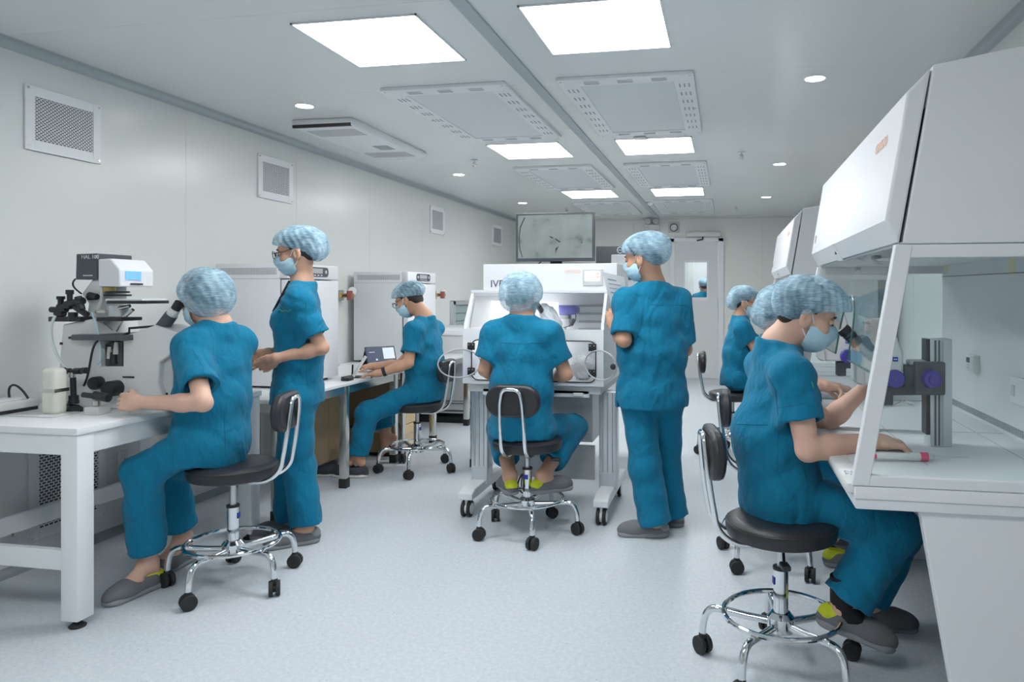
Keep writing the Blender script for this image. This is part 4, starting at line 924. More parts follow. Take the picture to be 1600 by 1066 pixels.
MB().cyl(b, b + ax * .02, .012, .009, 14).cyl(b + ax * .02, b + ax * .13, .006, .002, 12).build('nozzle', 'acry', t)
MB().box(-.02, .03, -.004, .004, .0125, .0145, m=Matrix.Translation((a + b) / 2 - V((0, 0, .002)))).build('scale_window', 'grey', t)
t = thing('forceps_stand', 'small bent wire tool lying on the near hood work top', 'tool', onZ(1410, 632, ZS))
p = onZ(1408, 634, ZS + .004); MB().tube([p + V((-.05, -.02, 0)), p + V((0, 0, .02)), p + V((.02, .01, .035)), p + V((.03, 0, .01)), p + V((.06, .02, 0))], .003, 6).build('wire', 'steel', t)
t = thing('specimen_dish', 'small round dish with orange liquid under the second person\'s hand', 'dish', onZ(1302, 612, ZS))
p = onZ(1300, 617, ZS); MB().lathe([(.001, .003), (.034, .003), (.035, .012), (.037, .012), (.036, .0), (.001, 0)], p, n=24).build('dish', 'acry', t); MB().cyl(p + V((0, 0, .003)), p + V((0, 0, .006)), .03, n=20).build('liquid', 'orange', t)
# ------------------------------------------------------------------ people: smooth-blended volumes meshed to continuous surfaces
class Grid:
    def __init__(s, lo, hi, res):
        s.lo = np.array(lo, dtype=np.float32); s.res = res
        n = np.maximum(((np.array(hi) - np.array(lo)) / res).astype(int) + 2, 3)
        s.ax = [s.lo[i] + np.arange(n[i], dtype=np.float32) * res for i in range(3)]
        s.F = np.full(tuple(n), .06, dtype=np.float32)
    def _sl(s, lo, hi):
        sl = []
        for i in range(3):
            a = int(max(0, math.floor((lo[i] - s.lo[i]) / s.res))); b = int(min(len(s.ax[i]), math.ceil((hi[i] - s.lo[i]) / s.res) + 1))
            if b <= a: return None
            sl.append(slice(a, b))
        return tuple(sl)
    def _co(s, sl, c): return (s.ax[0][sl[0]][:, None, None] - c[0], s.ax[1][sl[1]][None, :, None] - c[1], s.ax[2][sl[2]][None, None, :] - c[2])
    def _comb(s, sl, d, sm, op):
        f = s.F[sl]
        if op == 'u':
            if sm > 0:
                h = np.clip(.5 + .5 * (f - d) / sm, 0, 1); s.F[sl] = f + (d - f) * h - sm * h * (1 - h)
            else: s.F[sl] = np.minimum(f, d)
        elif op == 's':
            if sm > 0:
                h = np.clip(.5 - .5 * (f + d) / sm, 0, 1); s.F[sl] = f + (-d - f) * h + sm * h * (1 - h)
            else: s.F[sl] = np.maximum(f, -d)
    def rc(s, a, b, ra, rb=None, ax=None, k=1.0, sm=.02, op='u', clip=()):
        rb = ra if rb is None else rb; m = max(ra, rb) * max(1, k) + .035 + sm
        lo = [min(a[i], b[i]) - m for i in range(3)]; hi = [max(a[i], b[i]) + m for i in range(3)]
        sl = s._sl(lo, hi)
        if sl is None: return s
        x, y, z = s._co(sl, a); ba = [b[i] - a[i] for i in range(3)]
        if ax is not None:
            q = (x * ax[0] + y * ax[1] + z * ax[2]) * (1 / k - 1); x, y, z = x + q * ax[0], y + q * ax[1], z + q * ax[2]
            q = (ba[0] * ax[0] + ba[1] * ax[1] + ba[2] * ax[2]) * (1 / k - 1); ba = [ba[i] + q * ax[i] for i in range(3)]
        bb = sum(c * c for c in ba) + 1e-9
        h = np.clip((x * ba[0] + y * ba[1] + z * ba[2]) / bb, 0, 1)
        d = np.sqrt((x - h * ba[0]) ** 2 + (y - h * ba[1]) ** 2 + (z - h * ba[2]) ** 2) - (ra + (rb - ra) * h)
        for p, n in clip:
            X, Y, Z = s._co(sl, p); d = np.maximum(d, X * n[0] + Y * n[1] + Z * n[2])
        s._comb(sl, d, sm, op); return s
    def el(s, c, r, B, sm=.02, op='u', clip=(), pleat=None):
        m = max(r) + .03 + sm
        sl = s._sl([c[i] - m for i in range(3)], [c[i] + m for i in range(3)])
        if sl is None: return s
        x, y, z = s._co(sl, c)
        p = [(x * B[i][0] + y * B[i][1] + z * B[i][2]) for i in range(3)]
        if pleat is not None: p = pleat(p)
        k0 = np.sqrt(sum((p[i] / r[i]) ** 2 for i in range(3))); k1 = np.sqrt(sum((p[i] / r[i] ** 2) ** 2 for i in range(3))) + 1e-6
        d = k0 * (k0 - 1) / k1
        for q, n in clip:
            X, Y, Z = s._co(sl, q); d = np.maximum(d, X * n[0] + Y * n[1] + Z * n[2])
        s._comb(sl, d, sm, op); return s
    def cut(s, p, n):
        x, y, z = s.ax[0][:, None, None] - p[0], s.ax[1][None, :, None] - p[1], s.ax[2][None, None, :] - p[2]
        s.F = np.maximum(s.F, x * n[0] + y * n[1] + z * n[2]); return s
    def folds(s, amp, lam, seed, up=(0, 0, 1)):
        i, j, k = np.nonzero(np.abs(s.F) < .028)
        P = np.stack([s.ax[0][i], s.ax[1][j], s.ax[2][k]], 1); rng = np.random.RandomState(seed); d = np.zeros(len(P), np.float32)
        for q in range(5):
            v = rng.normal(size=3); v[2] *= 1.3; v /= np.linalg.norm(v); w = rng.normal(size=3); w /= np.linalg.norm(w)
            L1 = lam * rng.uniform(.7, 1.6)
            ph = P @ v * (2 * np.pi / L1) + rng.uniform(0, 6) + 1.6 * np.sin(P @ w * (2 * np.pi / (L1 * 2.3)) + rng.uniform(0, 6))
            d += (1 - 1.55 * np.abs(np.sin(ph * .5))) * rng.uniform(.5, 1)
        s.F[i, j, k] += amp * d / 3.0; return s
    def mesh(s, smooth=1):
        F = s.F; ins = F < 0; nx, ny, nz = F.shape
        cnt = np.zeros((nx - 1, ny - 1, nz - 1), np.int8)
        for a in (0, 1):
            for b in (0, 1):
                for c in (0, 1): cnt += ins[a:nx - 1 + a, b:ny - 1 + b, c:nz - 1 + c]
        act = (cnt > 0) & (cnt < 8); I, J, K = np.nonzero(act); n = len(I)
        if n == 0: return np.zeros((0, 3)), np.zeros((0, 4), int)
        idx = np.full(act.shape, -1, np.int64); idx[I, J, K] = np.arange(n)
        acc = np.zeros((n, 3)); w = np.zeros(n)
        cs = [(a, b, c) for a in (0, 1) for b in (0, 1) for c in (0, 1)]
        for a in cs:
            for ax in range(3):
                if a[ax]: continue
                b = list(a); b[ax] = 1
                fa = F[I + a[0], J + a[1], K + a[2]]; fb = F[I + b[0], J + b[1], K + b[2]]
                m = (fa < 0) != (fb < 0); t = np.where(m, fa / (fa - fb + 1e-12), 0)
                p = np.array(a, float)[None, :].repeat(n, 0); p[:, ax] += t
                acc[m] += p[m]; w[m] += 1
        v = np.stack([I, J, K], 1) + acc / w[:, None]
        quads = []
        for ax in range(3):
            o1, o2 = [(1, 2), (2, 0), (0, 1)][ax]
            sa = [slice(None)] * 3; sb = [slice(None)] * 3; sa[ax] = slice(0, -1); sb[ax] = slice(1, None)
            ea, eb = ins[tuple(sa)], ins[tuple(sb)]
            E = np.stack(np.nonzero(ea != eb), 1)
            ok = (E[:, o1] > 0) & (E[:, o2] > 0) & (E[:, o1] < F.shape[o1] - 1) & (E[:, o2] < F.shape[o2] - 1); E = E[ok]
            fl = ea[E[:, 0], E[:, 1], E[:, 2]]
            c = []
            for d1, d2 in ((0, 0), (1, 0), (1, 1), (0, 1)):
                q = E.copy(); q[:, o1] -= d1; q[:, o2] -= d2; c.append(idx[q[:, 0], q[:, 1], q[:, 2]])
            Q = np.stack(c, 1); Q[~fl] = Q[~fl][:, ::-1]; quads.append(Q)
        Q = np.concatenate(quads); v = s.lo[None, :] + v * s.res
        for _ in range(smooth):
            e = np.concatenate([Q[:, [0, 1]], Q[:, [1, 2]], Q[:, [2, 3]], Q[:, [3, 0]]]); ac = np.zeros_like(v); dg = np.zeros(len(v))
            for ax in range(3): ac[:, ax] = np.bincount(e[:, 0], v[e[:, 1], ax], len(v)) + np.bincount(e[:, 1], v[e[:, 0], ax], len(v))
            dg = np.bincount(e[:, 0], minlength=len(v)) + np.bincount(e[:, 1], minlength=len(v))
            v = .5 * v + .5 * ac / dg[:, None]
        return v, Q
def nmesh(name, chunks, m, parent, origin=V((0, 0, 0))):
    vs = []; fs = []; n = 0
    for v, q in chunks:
        if len(v) == 0: continue
        vs.append(v - np.array(origin)[None, :]); fs.append(q + n); n += len(v)
    vs = np.concatenate(vs); fs = np.concatenate(fs)
    me = bpy.data.meshes.new(name); me.vertices.add(len(vs)); me.vertices.foreach_set('co', vs.astype(np.float32).ravel())
    me.loops.add(fs.size); me.loops.foreach_set('vertex_index', fs.astype(np.int32).ravel())
    me.polygons.add(len(fs)); me.polygons.foreach_set('loop_start', np.arange(0, fs.size, 4, dtype=np.int32)); me.polygons.foreach_set('loop_total', np.full(len(fs), 4, np.int32))
    me.polygons.foreach_set('use_smooth', np.ones(len(fs), bool)); me.update(calc_edges=True); me.validate()
    me.materials.append(M[m]); o = bpy.data.objects.new(name, me); COL.objects.link(o); o.parent = parent
    return o
def bbox(pts, m):
    return [min(p[i] for p in pts) - m for i in range(3)], [max(p[i] for p in pts) + m for i in range(3)]
def nrm(v): return V(v).normalized()
def cor(H, a, b, c): return [H(x, y, z) for x in a for y in b for z in c]

# shoes, built once in a local frame: x to the toe, z up
def shoe_meshes():
    B = ((1, 0, 0), (0, 1, 0), (0, 0, 1)); r = .004
    g = Grid((-.16, -.07, -.01), (.17, .07, .13), r)
    g.el((.065, 0, .030), (.088, .050, .050), B, 0).el((-.06, 0, .03), (.075, .040, .052), B, .03).rc((-.06, 0, .045), (.05, 0, .04), .036, .042, (0, 1, 0), 1.05, .02)
    g.el((-.055, 0, .10), (.066, .031, .07), B, .006, 's').cut((0, 0, .018), (0, 0, -1))
    up = g.mesh(2)
    g = Grid((-.16, -.07, -.02), (.17, .07, .06), r)
    g.rc((-.085, 0, .012), (.10, .0, .012), .045, .050, (0, 0, 1), .5, 0).cut((0, 0, 0), (0, 0, -1)).cut((0, 0, .026), (0, 0, 1))
    so = g.mesh(1)
    g = Grid((-.16, -.07, .0), (.06, .07, .13), r)
    g.el((-.064, 0, .046), (.070, .0385, .046), B, 0).el((-.048, 0, .11), (.064, .028, .068), B, 0, 's').cut((0, 0, .03), (0, 0, -1)).cut((.005, 0, 0), (1, 0, 0))
    g.rc((-.11, -.022, .05), (-.11, .022, .05), .012, None, None, 1, .01)
    li = g.mesh(1)
    return up, so, li
SHOE = shoe_meshes()
def place(obj, toe, up, loc, parent):
    x = nrm(toe); y = nrm(V(up).cross(x)); z = x.cross(y)
    mx = Matrix(((x.x, y.x, z.x, loc[0]), (x.y, y.y, z.y, loc[1]), (x.z, y.z, z.z, loc[2]), (0, 0, 0, 1)))
    obj.matrix_basis = wm(parent).inverted() @ mx if parent is not None else mx
_sh = {}
def shoe(style, toe, loc, parent, up=UP, scale=1.0):
    ms = {'clog': ('clog', 'clog', 'sole', 'lime'), 'slip': ('slip_on_shoe', 'dshoe', 'wsole', 'dshoe'), 'grey': ('clog', 'clog', 'sole', 'sole')}[style]
    if style not in _sh:
        a = nmesh(ms[0], [SHOE[0]], ms[1], None); b = nmesh('sole', [SHOE[1]], ms[2], None); c = nmesh('lining', [SHOE[2]], ms[3], None)
        _sh[style] = (a.data, b.data, c.data)
        for o in (a, b, c): bpy.data.objects.remove(o)
    d = _sh[style]
    o = bpy.data.objects.new(ms[0], d[0]); COL.objects.link(o); o.parent = parent; place(o, toe, up, loc, parent)
    for n, q in (('sole', d[1]), ('lining', d[2])):
        c = bpy.data.objects.new(n, q); COL.objects.link(c); c.parent = o
    return o

def hand(g, W, d, n, side, curl=(.35, .5, .4), spread=.0, thumb=(.55, .75, .25), k=1.0, fist=0):
    """fingers: d points along the palm, n is where the palm faces, side is the thumb side"""
    d, n, side = nrm(d), nrm(n), nrm(side)
    g.rc(W, W + d * .03 * k, .024 * k, .026 * k, side, 1.25, .015)
    g.rc(W + d * .03 * k, W + d * .078 * k, .0145 * k, .0145 * k, side, 2.5, .018)
    L_ = (.070, .079, .073, .058)
    for i in range(4):
        off = (.027, .0095, -.0085, -.026)[i] * k
        p = W + d * (.086 - (.004 if i in (0, 3) else 0)) * k + side * off; a = 0
        sp = spread * (1.5 - i) * .12
        g.rc(W + d * .05 * k + side * off * .8, p, .0125 * k, .0098 * k, None, 1, .008)
        for j in range(3):
            a += curl[j] * (1 + .1 * i)
            dd = (d * math.cos(a) + n * math.sin(a) + side * sp).normalized(); ln = L_[i] * (.45, .30, .25)[j] * k
            q = p + dd * ln; g.rc(p, q, (.0088, .0080, .0072)[j] * k, (.0082, .0074, .0062)[j] * k, None, 1, .002); p = q
    p = W + d * .022 * k + side * .022 * k
    t = nrm(side * thumb[0] + d * thumb[1] + n * thumb[2])
    for j, (ln, r) in enumerate(((.042, .0135), (.032, .0105), (.026, .0092))):
        q = p + t * ln * k; g.rc(p, q, r * k, r * .88 * k, None, 1, .008 if j == 0 else .003); p = q
        t = nrm(t - side * .28 + n * .12 + d * .12)

def person(label, S):
    J = lambda q: q if isinstance(q, V) else at(*q)
    res = S.get('res', .008)
    pel, N, Hd = J(S['pel']), J(S['neck']), J(S['head'])
    f = nrm((S['f'][0], S['f'][1], 0)); l = UP.cross(f)
    N = N + nrm(N - pel) * S.get('nup', .035)
    fh = nrm(S['fh']); lh = nrm(UP.cross(fh)); uh = fh.cross(lh)
    tu = nrm(N - pel); skin = S.get('skin', 'skin'); seed = S.get('seed', 1); fat = S.get('fat', 1.0)
    root = thing('person', label, 'person', (pel.x, pel.y, 0), group='laboratory staff in teal scrubs')
    org = V((pel.x, pel.y, 0)); O = org
    sw = S.get('sw', .165)
    sh = {'L': N - tu * .100 + l * sw, 'R': N - tu * .100 - l * sw}
    for s in 'LR':
        if s + 'sh' in S: sh[s] = J(S[s + 'sh'])
    hip = {'L': pel + l * .085, 'R': pel - l * .085}
    chest = N - tu * .19 + f * .015; waist = pel.lerp(N, .38) + f * S.get('bend', .0)
    hB = (fh, lh, uh); H = lambda a, b, c: Hd + fh * a + lh * b + uh * c
    chunks = []
    # ---- head and neck
    rh = min(res, .0045) if res < .012 else .008
    g = Grid(*bbox(cor(H, (-.12, .13), (-.1, .1), (-.13, .14)) + [N - tu * .14 + l * .11 + f * .1, N - tu * .14 - l * .11 - f * .08, N - tu * .14 + l * .11 - f * .08, N - tu * .14 - l * .11 + f * .1], .015), rh)
    g.el(H(-.006, 0, .032), (.098, .077, .092), hB, 0).el(H(.030, 0, -.040), (.066, .058, .074), hB, .03).el(H(.062, 0, -.088), (.026, .026, .024), hB, .03)
    g.el(H(.076, 0, .028), (.022, .052, .016), hB, .02)
    for s in (1, -1):
        g.el(H(.092, s * .033, .004), (.014, .018, .012), hB, .012, 's'); g.el(H(.058, s * .042, -.03), (.03, .022, .026), hB, .02)
        g.el(H(-.008, s * .079, -.011), (.024, .011, .036), (nrm(fh + lh * s * -.35), nrm(lh + fh * s * .35), uh), .006); g.el(H(-.002, s * .089, -.009), (.010, .006, .018), hB, .004, 's')
    g.rc(H(.090, 0, .012), H(.108, 0, -.026), .009, .014, None, 1, .012)
    g.rc(H(-.025, 0, -.03), N + tu * .0 - f * .005, .052 * fat, .054 * fat, None, 1, .03).rc(N + tu * .0, N - tu * .06, .053, .068, l, 1.2, .03)
    g.rc(N - tu * .04, N - tu * .13 + f * .03, .058, .075, l, 1.3, .03)
    chunks.append(g.mesh(1))
    # ---- arms
    for s in 'LR':
        if s + 'el' not in S: continue
        E_, W_ = J(S[s + 'el']), J(S[s + 'wr']); hd = nrm(S[s + 'hd']); pn = nrm(S[s + 'pn']); pn = nrm(pn - hd * pn.dot(hd))
        side = hd.cross(pn) if s == 'R' else pn.cross(hd)
        side = -side if S.get(s + 'flip') else side
        u0 = sh[s].lerp(E_, .2); ra = .0034 if res < .0075 else (.004 if res < .01 else .007)
        g = Grid(*bbox([u0, E_, W_, W_ + hd * .19], .055), ra)
        ak = S.get('arm', 1.0)
        g.rc(u0, E_, .046 * ak, .037 * ak, None, 1, 0).rc(E_, E_.lerp(W_, .35), .037 * ak, .040 * ak, None, 1, .015).rc(E_.lerp(W_, .3), W_, .040 * ak, .0255 * ak, None, 1, .015)
        hand(g, W_, hd, pn, side, S.get(s + 'curl', (.35, .5, .4)), S.get(s + 'spread', .55), S.get(s + 'thumb', (.55, .75, .25)), S.get('handk', 1.0))
        chunks.append(g.mesh(1))
    # ---- lower legs
    for s in 'LR':
        K, A = J(S[s + 'kn']), J(S[s + 'an'])
        toe = nrm(S[s + 'toe']); a0 = K.lerp(A, .5)
        g = Grid(*bbox([a0, A, A + toe * .2 - UP * .06, A - toe * .07], .05), .0055 if res < .01 else .009)
        g.rc(a0, A, .048, .034, None, 1, 0); fu = nrm(UP - toe * UP.dot(toe)); 
        h = A - fu * .055
        g.rc(A, h - toe * .025, .036, .030, None, 1, .02).rc(A, h + toe * .08 + fu * .005, .034, .026, None, 1, .03).rc(h + toe * .06, h + toe * .14 - fu * .004, .022, .015, fu.cross(toe), 1.8, .02)
        if S.get(s + 'bare'):
            for i in range(5): g.rc(h + toe * .13 + fu.cross(toe) * (.03 - .015 * i), h + toe * (.175 - .008 * abs(i - 1)) + fu.cross(toe) * (.032 - .016 * i), .009, .008, None, 1, .006)
        chunks.append(g.mesh(1))
    # ---- trunk under the clothes
    g = Grid(*bbox([pel, N, sh['L'], sh['R'], hip['L'], hip['R']] + [J(S[s + 'kn']) for s in 'LR'], .14), .018)
    g.rc(pel, waist, .10, .09, l, 1.3, 0).rc(waist, chest, .09, .10, l, 1.35, .04).rc(sh['L'], sh['R'], .045, None, None, 1, .04)
    for s in 'LR': g.rc(hip[s], J(S[s + 'kn']), .065, .05, None, 1, .03)
    chunks.append(g.mesh(1))
    body = nmesh('body', chunks, skin, root, O)
    # ---- eyes and brows
    for s in (1, -1):
        MB().ell(H(.0835, s * .033, .004), (.0115, .0115, .0115), 14, 8).build('eye', 'eye', body); MB().ell(H(.0905, s * .033, .003), (.006, .006, .006), 10, 6).build('iris', 'iris', body)
        MB().ell(H(.0845, s * .033, .0055), (.0133, .0155, .0118), 14, 8, Matrix((fh, lh, uh)).transposed()).build('eyelid', skin, body)
        MB().tube([H(.0945, s * .020, -.003), H(.0975, s * .033, -.0045), H(.091, s * .047, -.002)], .0015, 5).build('eyelash', 'brow', body)
        MB().tube([H(.098, s * .014, .022), H(.099, s * .028, .027), H(.088, s * .05, .023)], [.003, .004, .002], 6).build('eyebrow', 'brow', body)
    # ---- hair
    g = Grid(*bbox(cor(H, (-.12, .11), (-.1, .1), (-.1, .14)), .01), rh)
    hl = S.get('nape', -.065)
    g.el(H(-.010, 0, .034), (.101, .081, .094), hB, 0).rc(H(-.068, -.03, -.025), H(-.068, .03, -.025), .022, None, None, 1, .03)
    g.cut(H(.0, 0, hl), -uh).cut(H(.035, 0, .03), nrm(fh * .8 - uh * .6))
    for s in (1, -1): g.el(H(.0, s * .085, -.012), (.032, .03, .036), hB, .0, 's')
    nmesh('hair', [g.mesh(1)], 'hair', root, O)
    # ---- cap
    g = Grid(*bbox(cor(H, (-.19, .17), (-.13, .13), (-.13, .17)), .01), rh)
    cb = S.get('cap', {}); c0, rr = cb.get('c', (-.012, 0, .055)), cb.get('r', (.124, .099, .088))
    lowf, lowb = cb.get('front', .048), cb.get('back', -.035)
    pa, pb = H(.10, 0, lowf), H(-.10, 0, lowb); ln = nrm(pa - pb); cn = -nrm(ln.cross(lh)) if ln.cross(lh).dot(uh) > 0 else nrm(ln.cross(lh))
    def pleat(p):
        th = np.arctan2(p[1], p[0]); r0 = 1 + cb.get('amp', .018) * np.sin(th * cb.get('n', 22) + 3 * np.sin(p[2] * 30)) * np.clip(1 - p[2] * 6, .1, 1.2) + .012 * np.sin(p[0] * 60 + p[2] * 40)
        return [p[0] * r0, p[1] * r0, p[2] * r0]
    g.el(H(*c0), rr, hB, 0, clip=((pa, cn),), pleat=pleat)
    for q in cb.get('bag', ()): g.el(H(*q[0]), q[1], hB, .045, pleat=pleat)
    ed = .012
    g.folds(.003, .06, seed + 50)
    nmesh('bouffant_cap', [g.mesh(1)], 'cap', root, O)
    # ---- mask
    g = Grid(*bbox(cor(H, (.0, .14), (-.085, .085), (-.14, .02)), .01), min(rh, .004) if rh < .006 else .006)
    def mpl(p): return [p[0] + .0045 * np.abs(np.sin(p[2] * 105)), p[1], p[2]]
    g.el(H(.034, 0, -.050), (.086, .070, .074), hB, 0, pleat=mpl).rc(H(.085, 0, .0), H(.112, 0, -.03), .014, .018, None, 1, .03)
    g.cut(H(.018, 0, 0), -nrm(fh + uh * -.1)).cut(H(.08, 0, -.010), nrm(uh - fh * .30)).el(H(.005, 0, -.045), (.086, .064, .08), hB, .0, 's')
    mk = nmesh('face_mask', [g.mesh(1)], 'mask', root, O)
    for s in (1, -1):
        MB().tube([H(.026, s * .068, -.018), H(.008, s * .082, .012), H(-.012, s * .088, .028), H(-.028, s * .086, .012), H(-.022, s * .082, -.03), H(.022, s * .064, -.082)], .0018, 6).build('ear_loop', 'loop', mk)
    # ---- glasses
    if S.get('glasses'):
        gl = None
        for s in (1, -1):
            ring = [H(.118 - abs(y) * .08, s * (.034 + y), .0 + z) for y, z in rrect(0, 0, .05, .036, .012)]
            o = MB().tube(ring, .0022, 6, True).build('glasses' if gl is None else 'lens_rim', 'black', root if gl is None else gl)
            if gl is None: gl = o
            MB().add(ring, [tuple(range(len(ring)))]).build('lens', 'glass', gl)
            MB().tube([H(.114, s * .059, .006), H(.06, s * .078, .008), H(-.01, s * .086, .02)], .002, 6).build('temple', 'black', gl)
        MB().tube([H(.118, .01, .004), H(.121, 0, .007), H(.118, -.01, .004)], .002, 6).build('bridge', 'black', gl)
    # ---- scrub top
    hemv = S.get('hem', .0)
    dn = -tu if S.get('seated') else -UP
    hemp = pel + dn * (S.get('hemd', .06))
    pts = [chest + f * .1 + l * .1, chest + f * .1 - l * .1, chest - f * .1 + l * .1, chest - f * .1 - l * .1, sh['L'], sh['R'], pel + l * .2, pel - l * .2, N, hemp + l * .22, hemp - l * .22, hemp + f * .2, hemp - f * .2] + [sh[s].lerp(J(S[s + 'el']), .75) for s in 'LR' if s + 'el' in S]
    g = Grid(*bbox(pts, .09), res)
    bd = S.get('bulk', 1.0)
    hf = S.get('hemf', .0)
    g.rc(hemp + dn * .08 + f * hf, pel + f * .005, .150 * bd, .139 * bd, l, 1.24, 0).rc(pel + f * .005, waist, .139 * bd, .130 * bd, l, 1.25, .05).rc(waist, chest, .130 * bd, .122 * bd, l, 1.35, .05)
    g.rc(chest, N - tu * .045, .108 * bd, .056, l, 1.35, .04).rc(sh['L'], sh['R'], .052, None, None, 1, .03).rc(sh['L'], N - tu * .042 + l * .045, .052, .050, f, 1.25, .045).rc(sh['R'], N - tu * .042 - l * .045, .052, .050, f, 1.25, .045)
    g.rc(N - tu * .085 - f * .012, chest - f * .022, .062 * bd, .092 * bd, l, 1.75, .045)
    g.rc(N - tu * .04 - f * .004, N + tu * .034 - f * .008, .080 * fat, .070 * fat, l, 1.06, .03, clip=((N + tu * S.get('collar', -.022), nrm(tu + f * .32)),))
    if S.get('bust'):
        for s in (1, -1): g.el(chest + f * .068 + l * s * .07 - tu * .04, (.06, .07, .07), (f, l, tu), .04)
    g.cut(hemp, dn)
    for s in 'LR':
        if s + 'el' in S:
            E_ = J(S[s + 'el']); ds = nrm(E_ - sh[s]); c = sh[s] + ds * ((E_ - sh[s]).length * S.get('slv', .66))
            g.rc(sh[s] + ds * .0, c + ds * .05, .056 * S.get('slr', 1), .075 * S.get('slr', 1), None, 1, .055, clip=((c, ds),))
    g.rc(N + tu * .14 + f * .03, N + tu * .045 + f * .012, .058 * fat, .058 * fat, l, 1.05, .008, 's').rc(N + f * .075 + tu * .035, chest + f * .14 + tu * .03, .062, .006, None, 1, .006, 's')
    if S.get('slit'):
        p0 = hemp - l * .19 * S['slit']; g.rc(p0 - dn * .12, p0 + dn * .03 , .004, .016, None, 1, .0, 's')
    g.folds(S.get('wr', .009), S.get('lam', .12), seed)
    for s in 'LR':
        if s + 'el' in S:
            E_ = J(S[s + 'el']); ds = nrm(E_ - sh[s]); c = sh[s] + ds * ((E_ - sh[s]).length * S.get('slv', .66))
            g.rc(c - ds * .0, c + ds * .05, .052 * S.get('slr', 1), .056 * S.get('slr', 1), None, 1, .003, 's')
    top = nmesh('scrub_top', [g.mesh(1)], 'scrub', root, O)
    tv = np.empty(len(top.data.vertices) * 3, np.float32); top.data.vertices.foreach_get('co', tv); tv = tv.reshape(-1, 3) + np.array(O, np.float32)[None, :]
    bvh = BVHTree.FromPolygons([tuple(map(float, q)) for q in tv], [tuple(q.vertices) for q in top.data.polygons]) if S.get('seams') else None
    for nm, m_, r_, pl in S.get('seams', ()):           # stitched lines lying on the cloth
        out = []
        for (xa, ya), (xb, yb) in zip(pl, pl[1:]):
            for k in range(9):
                t_ = k / 8; hit = bvh.ray_cast(V((0, 0, HC)), ray(xa + (xb - xa) * t_, ya + (yb - ya) * t_).normalized())
                if hit[0] is not None and (not out or (hit[0] - out[-1]).length > .003): out.append(hit[0] + hit[1] * .0006)
        if len(out) > 2: MB().tube(out, r_, 5).build(nm, m_, top)
    # ---- trousers
    ks, as_ = {s: J(S[s + 'kn']) for s in 'LR'}, {s: J(S[s + 'an']) for s in 'LR'}
    g = Grid(*bbox([pel + l * .2, pel - l * .2, pel + UP * .1, pel - UP * .15] + list(ks.values()) + list(as_.values()), .11), res)
    for s in 'LR':
        K, A = ks[s], as_[s]; cf = S.get(s + 'cuff', S.get('cuff', .93)); c = K.lerp(A, cf); ds = nrm(A - K); tk = S.get('trk', 1.0)
        h = Grid(s_lo := list(g.lo), [g.ax[i][-1] for i in range(3)], res); h.F = np.full_like(g.F, .06); h.ax = g.ax
        h.rc(hip[s], K, .090 * tk, .080 * tk, None, 1, 0).rc(K, c + ds * .05, .080 * tk, S.get('cuffr', .072), None, 1, .03, clip=((c, ds),)).rc(c + ds * .03, c + ds * .08, S.get('cuffr', .072) - .018, None, None, 1, .004, 's')
        g.F = np.minimum(g.F, h.F)
    g.rc(hip['L'], hip['R'], .098 * S.get('trk', 1.0), None, None, 1, .04).rc(pel - f * .02, pel + tu * .05, .100, .09, l, 1.25, .04)
    g.folds(S.get('wr', .0095) * 1.1, .12, seed + 9)
    nmesh('scrub_trousers', [g.mesh(1)], 'scrub', root, O)
    # ---- shoes
    for s in 'LR':
        st = S.get(s + 'shoe', S.get('shoe', 'clog'))
        if st:
            toe = nrm(S[s + 'toe']); fu = nrm(UP - toe * UP.dot(toe)); A = as_[s]
            loc = A - fu * S.get('ankh', .093) + toe * .058
            if S.get(s + 'floor', True): loc = V((loc.x, loc.y, 0.0))
            shoe(st, toe, loc, root, fu)
    return root, dict(H=H, root=root, sh=sh, f=f, l=l, tu=tu, N=N, chest=chest, fh=fh, lh=lh, uh=uh)
# ------------------------------------------------------------------ the staff
def toev(a, b): p, q = onZ(*a, 0), onZ(*b, 0); return nrm(p - q)
CAPR = dict(bag=(((-.075, 0, .03), (.085, .092, .085)),))
# man at the nearest hood
P8, I8 = person('man in teal scrubs and blue cap bent over a microscope at the nearest hood', dict(seams=(('seam', 'scrubseam', .0013, ((1150, 663), (1200, 664))), ('seam', 'scrubseam', .0013, ((1195, 578), (1212, 610), (1216, 650))), ('seam', 'scrubseam', .0013, ((1214, 638), (1262, 630))), ('seam', 'scrubseam', .0013, ((1216, 672), (1214, 735), (1228, 765))), ('green_lettering', 'green', .0016, ((1268, 597), (1271, 606)))),
    
    res=.0065, seed=3, collar=.002, skin='skin2', seated=True, pel=(1218, 765, 2.66), neck=(1216, 552, 2.64), head=(1258, 494, 2.62), f=(.97, .22), fh=(.93, .06, -.30), sw=.175,
    Rel=(1262, 703, 2.40), Rwr=(1368, 689, 2.48), Rhd=(1, .05, -.12), Rpn=(.1, .1, -1), Rcurl=(.55, .9, .7), Rthumb=(.25, .9, .3),
    Lel=(1291, 662, 2.90), Lwr=(1352, 606, 2.86), Lhd=(.9, .0, .35), Lpn=(.2, -.5, -.8), Lcurl=(.4, .6, .5),
    Rkn=(1396, 826, 2.55), Ran=(1318, 945, 2.53), Rtoe=(.93, .02, -.30), Rfloor=False, Lkn=(1405, 830, 2.86), Lan=(1352, 942, 2.88), Ltoe=(1, .06, -.08), Lfloor=True,
    cuff=.93, cuffr=.088, trk=1.03, bulk=1.02, arm=1.05, slr=1.06, hemd=.075, hemf=.02, slit=1, bend=-.03, fat=1.02, slv=.62,
    cap=dict(c=(.008, 0, .060), r=(.142, .115, .092), front=.048, back=-.02, n=26, bag=(((-.055, 0, .025), (.066, .085, .066)),))))
a8 = at(1318, 945, 2.53)
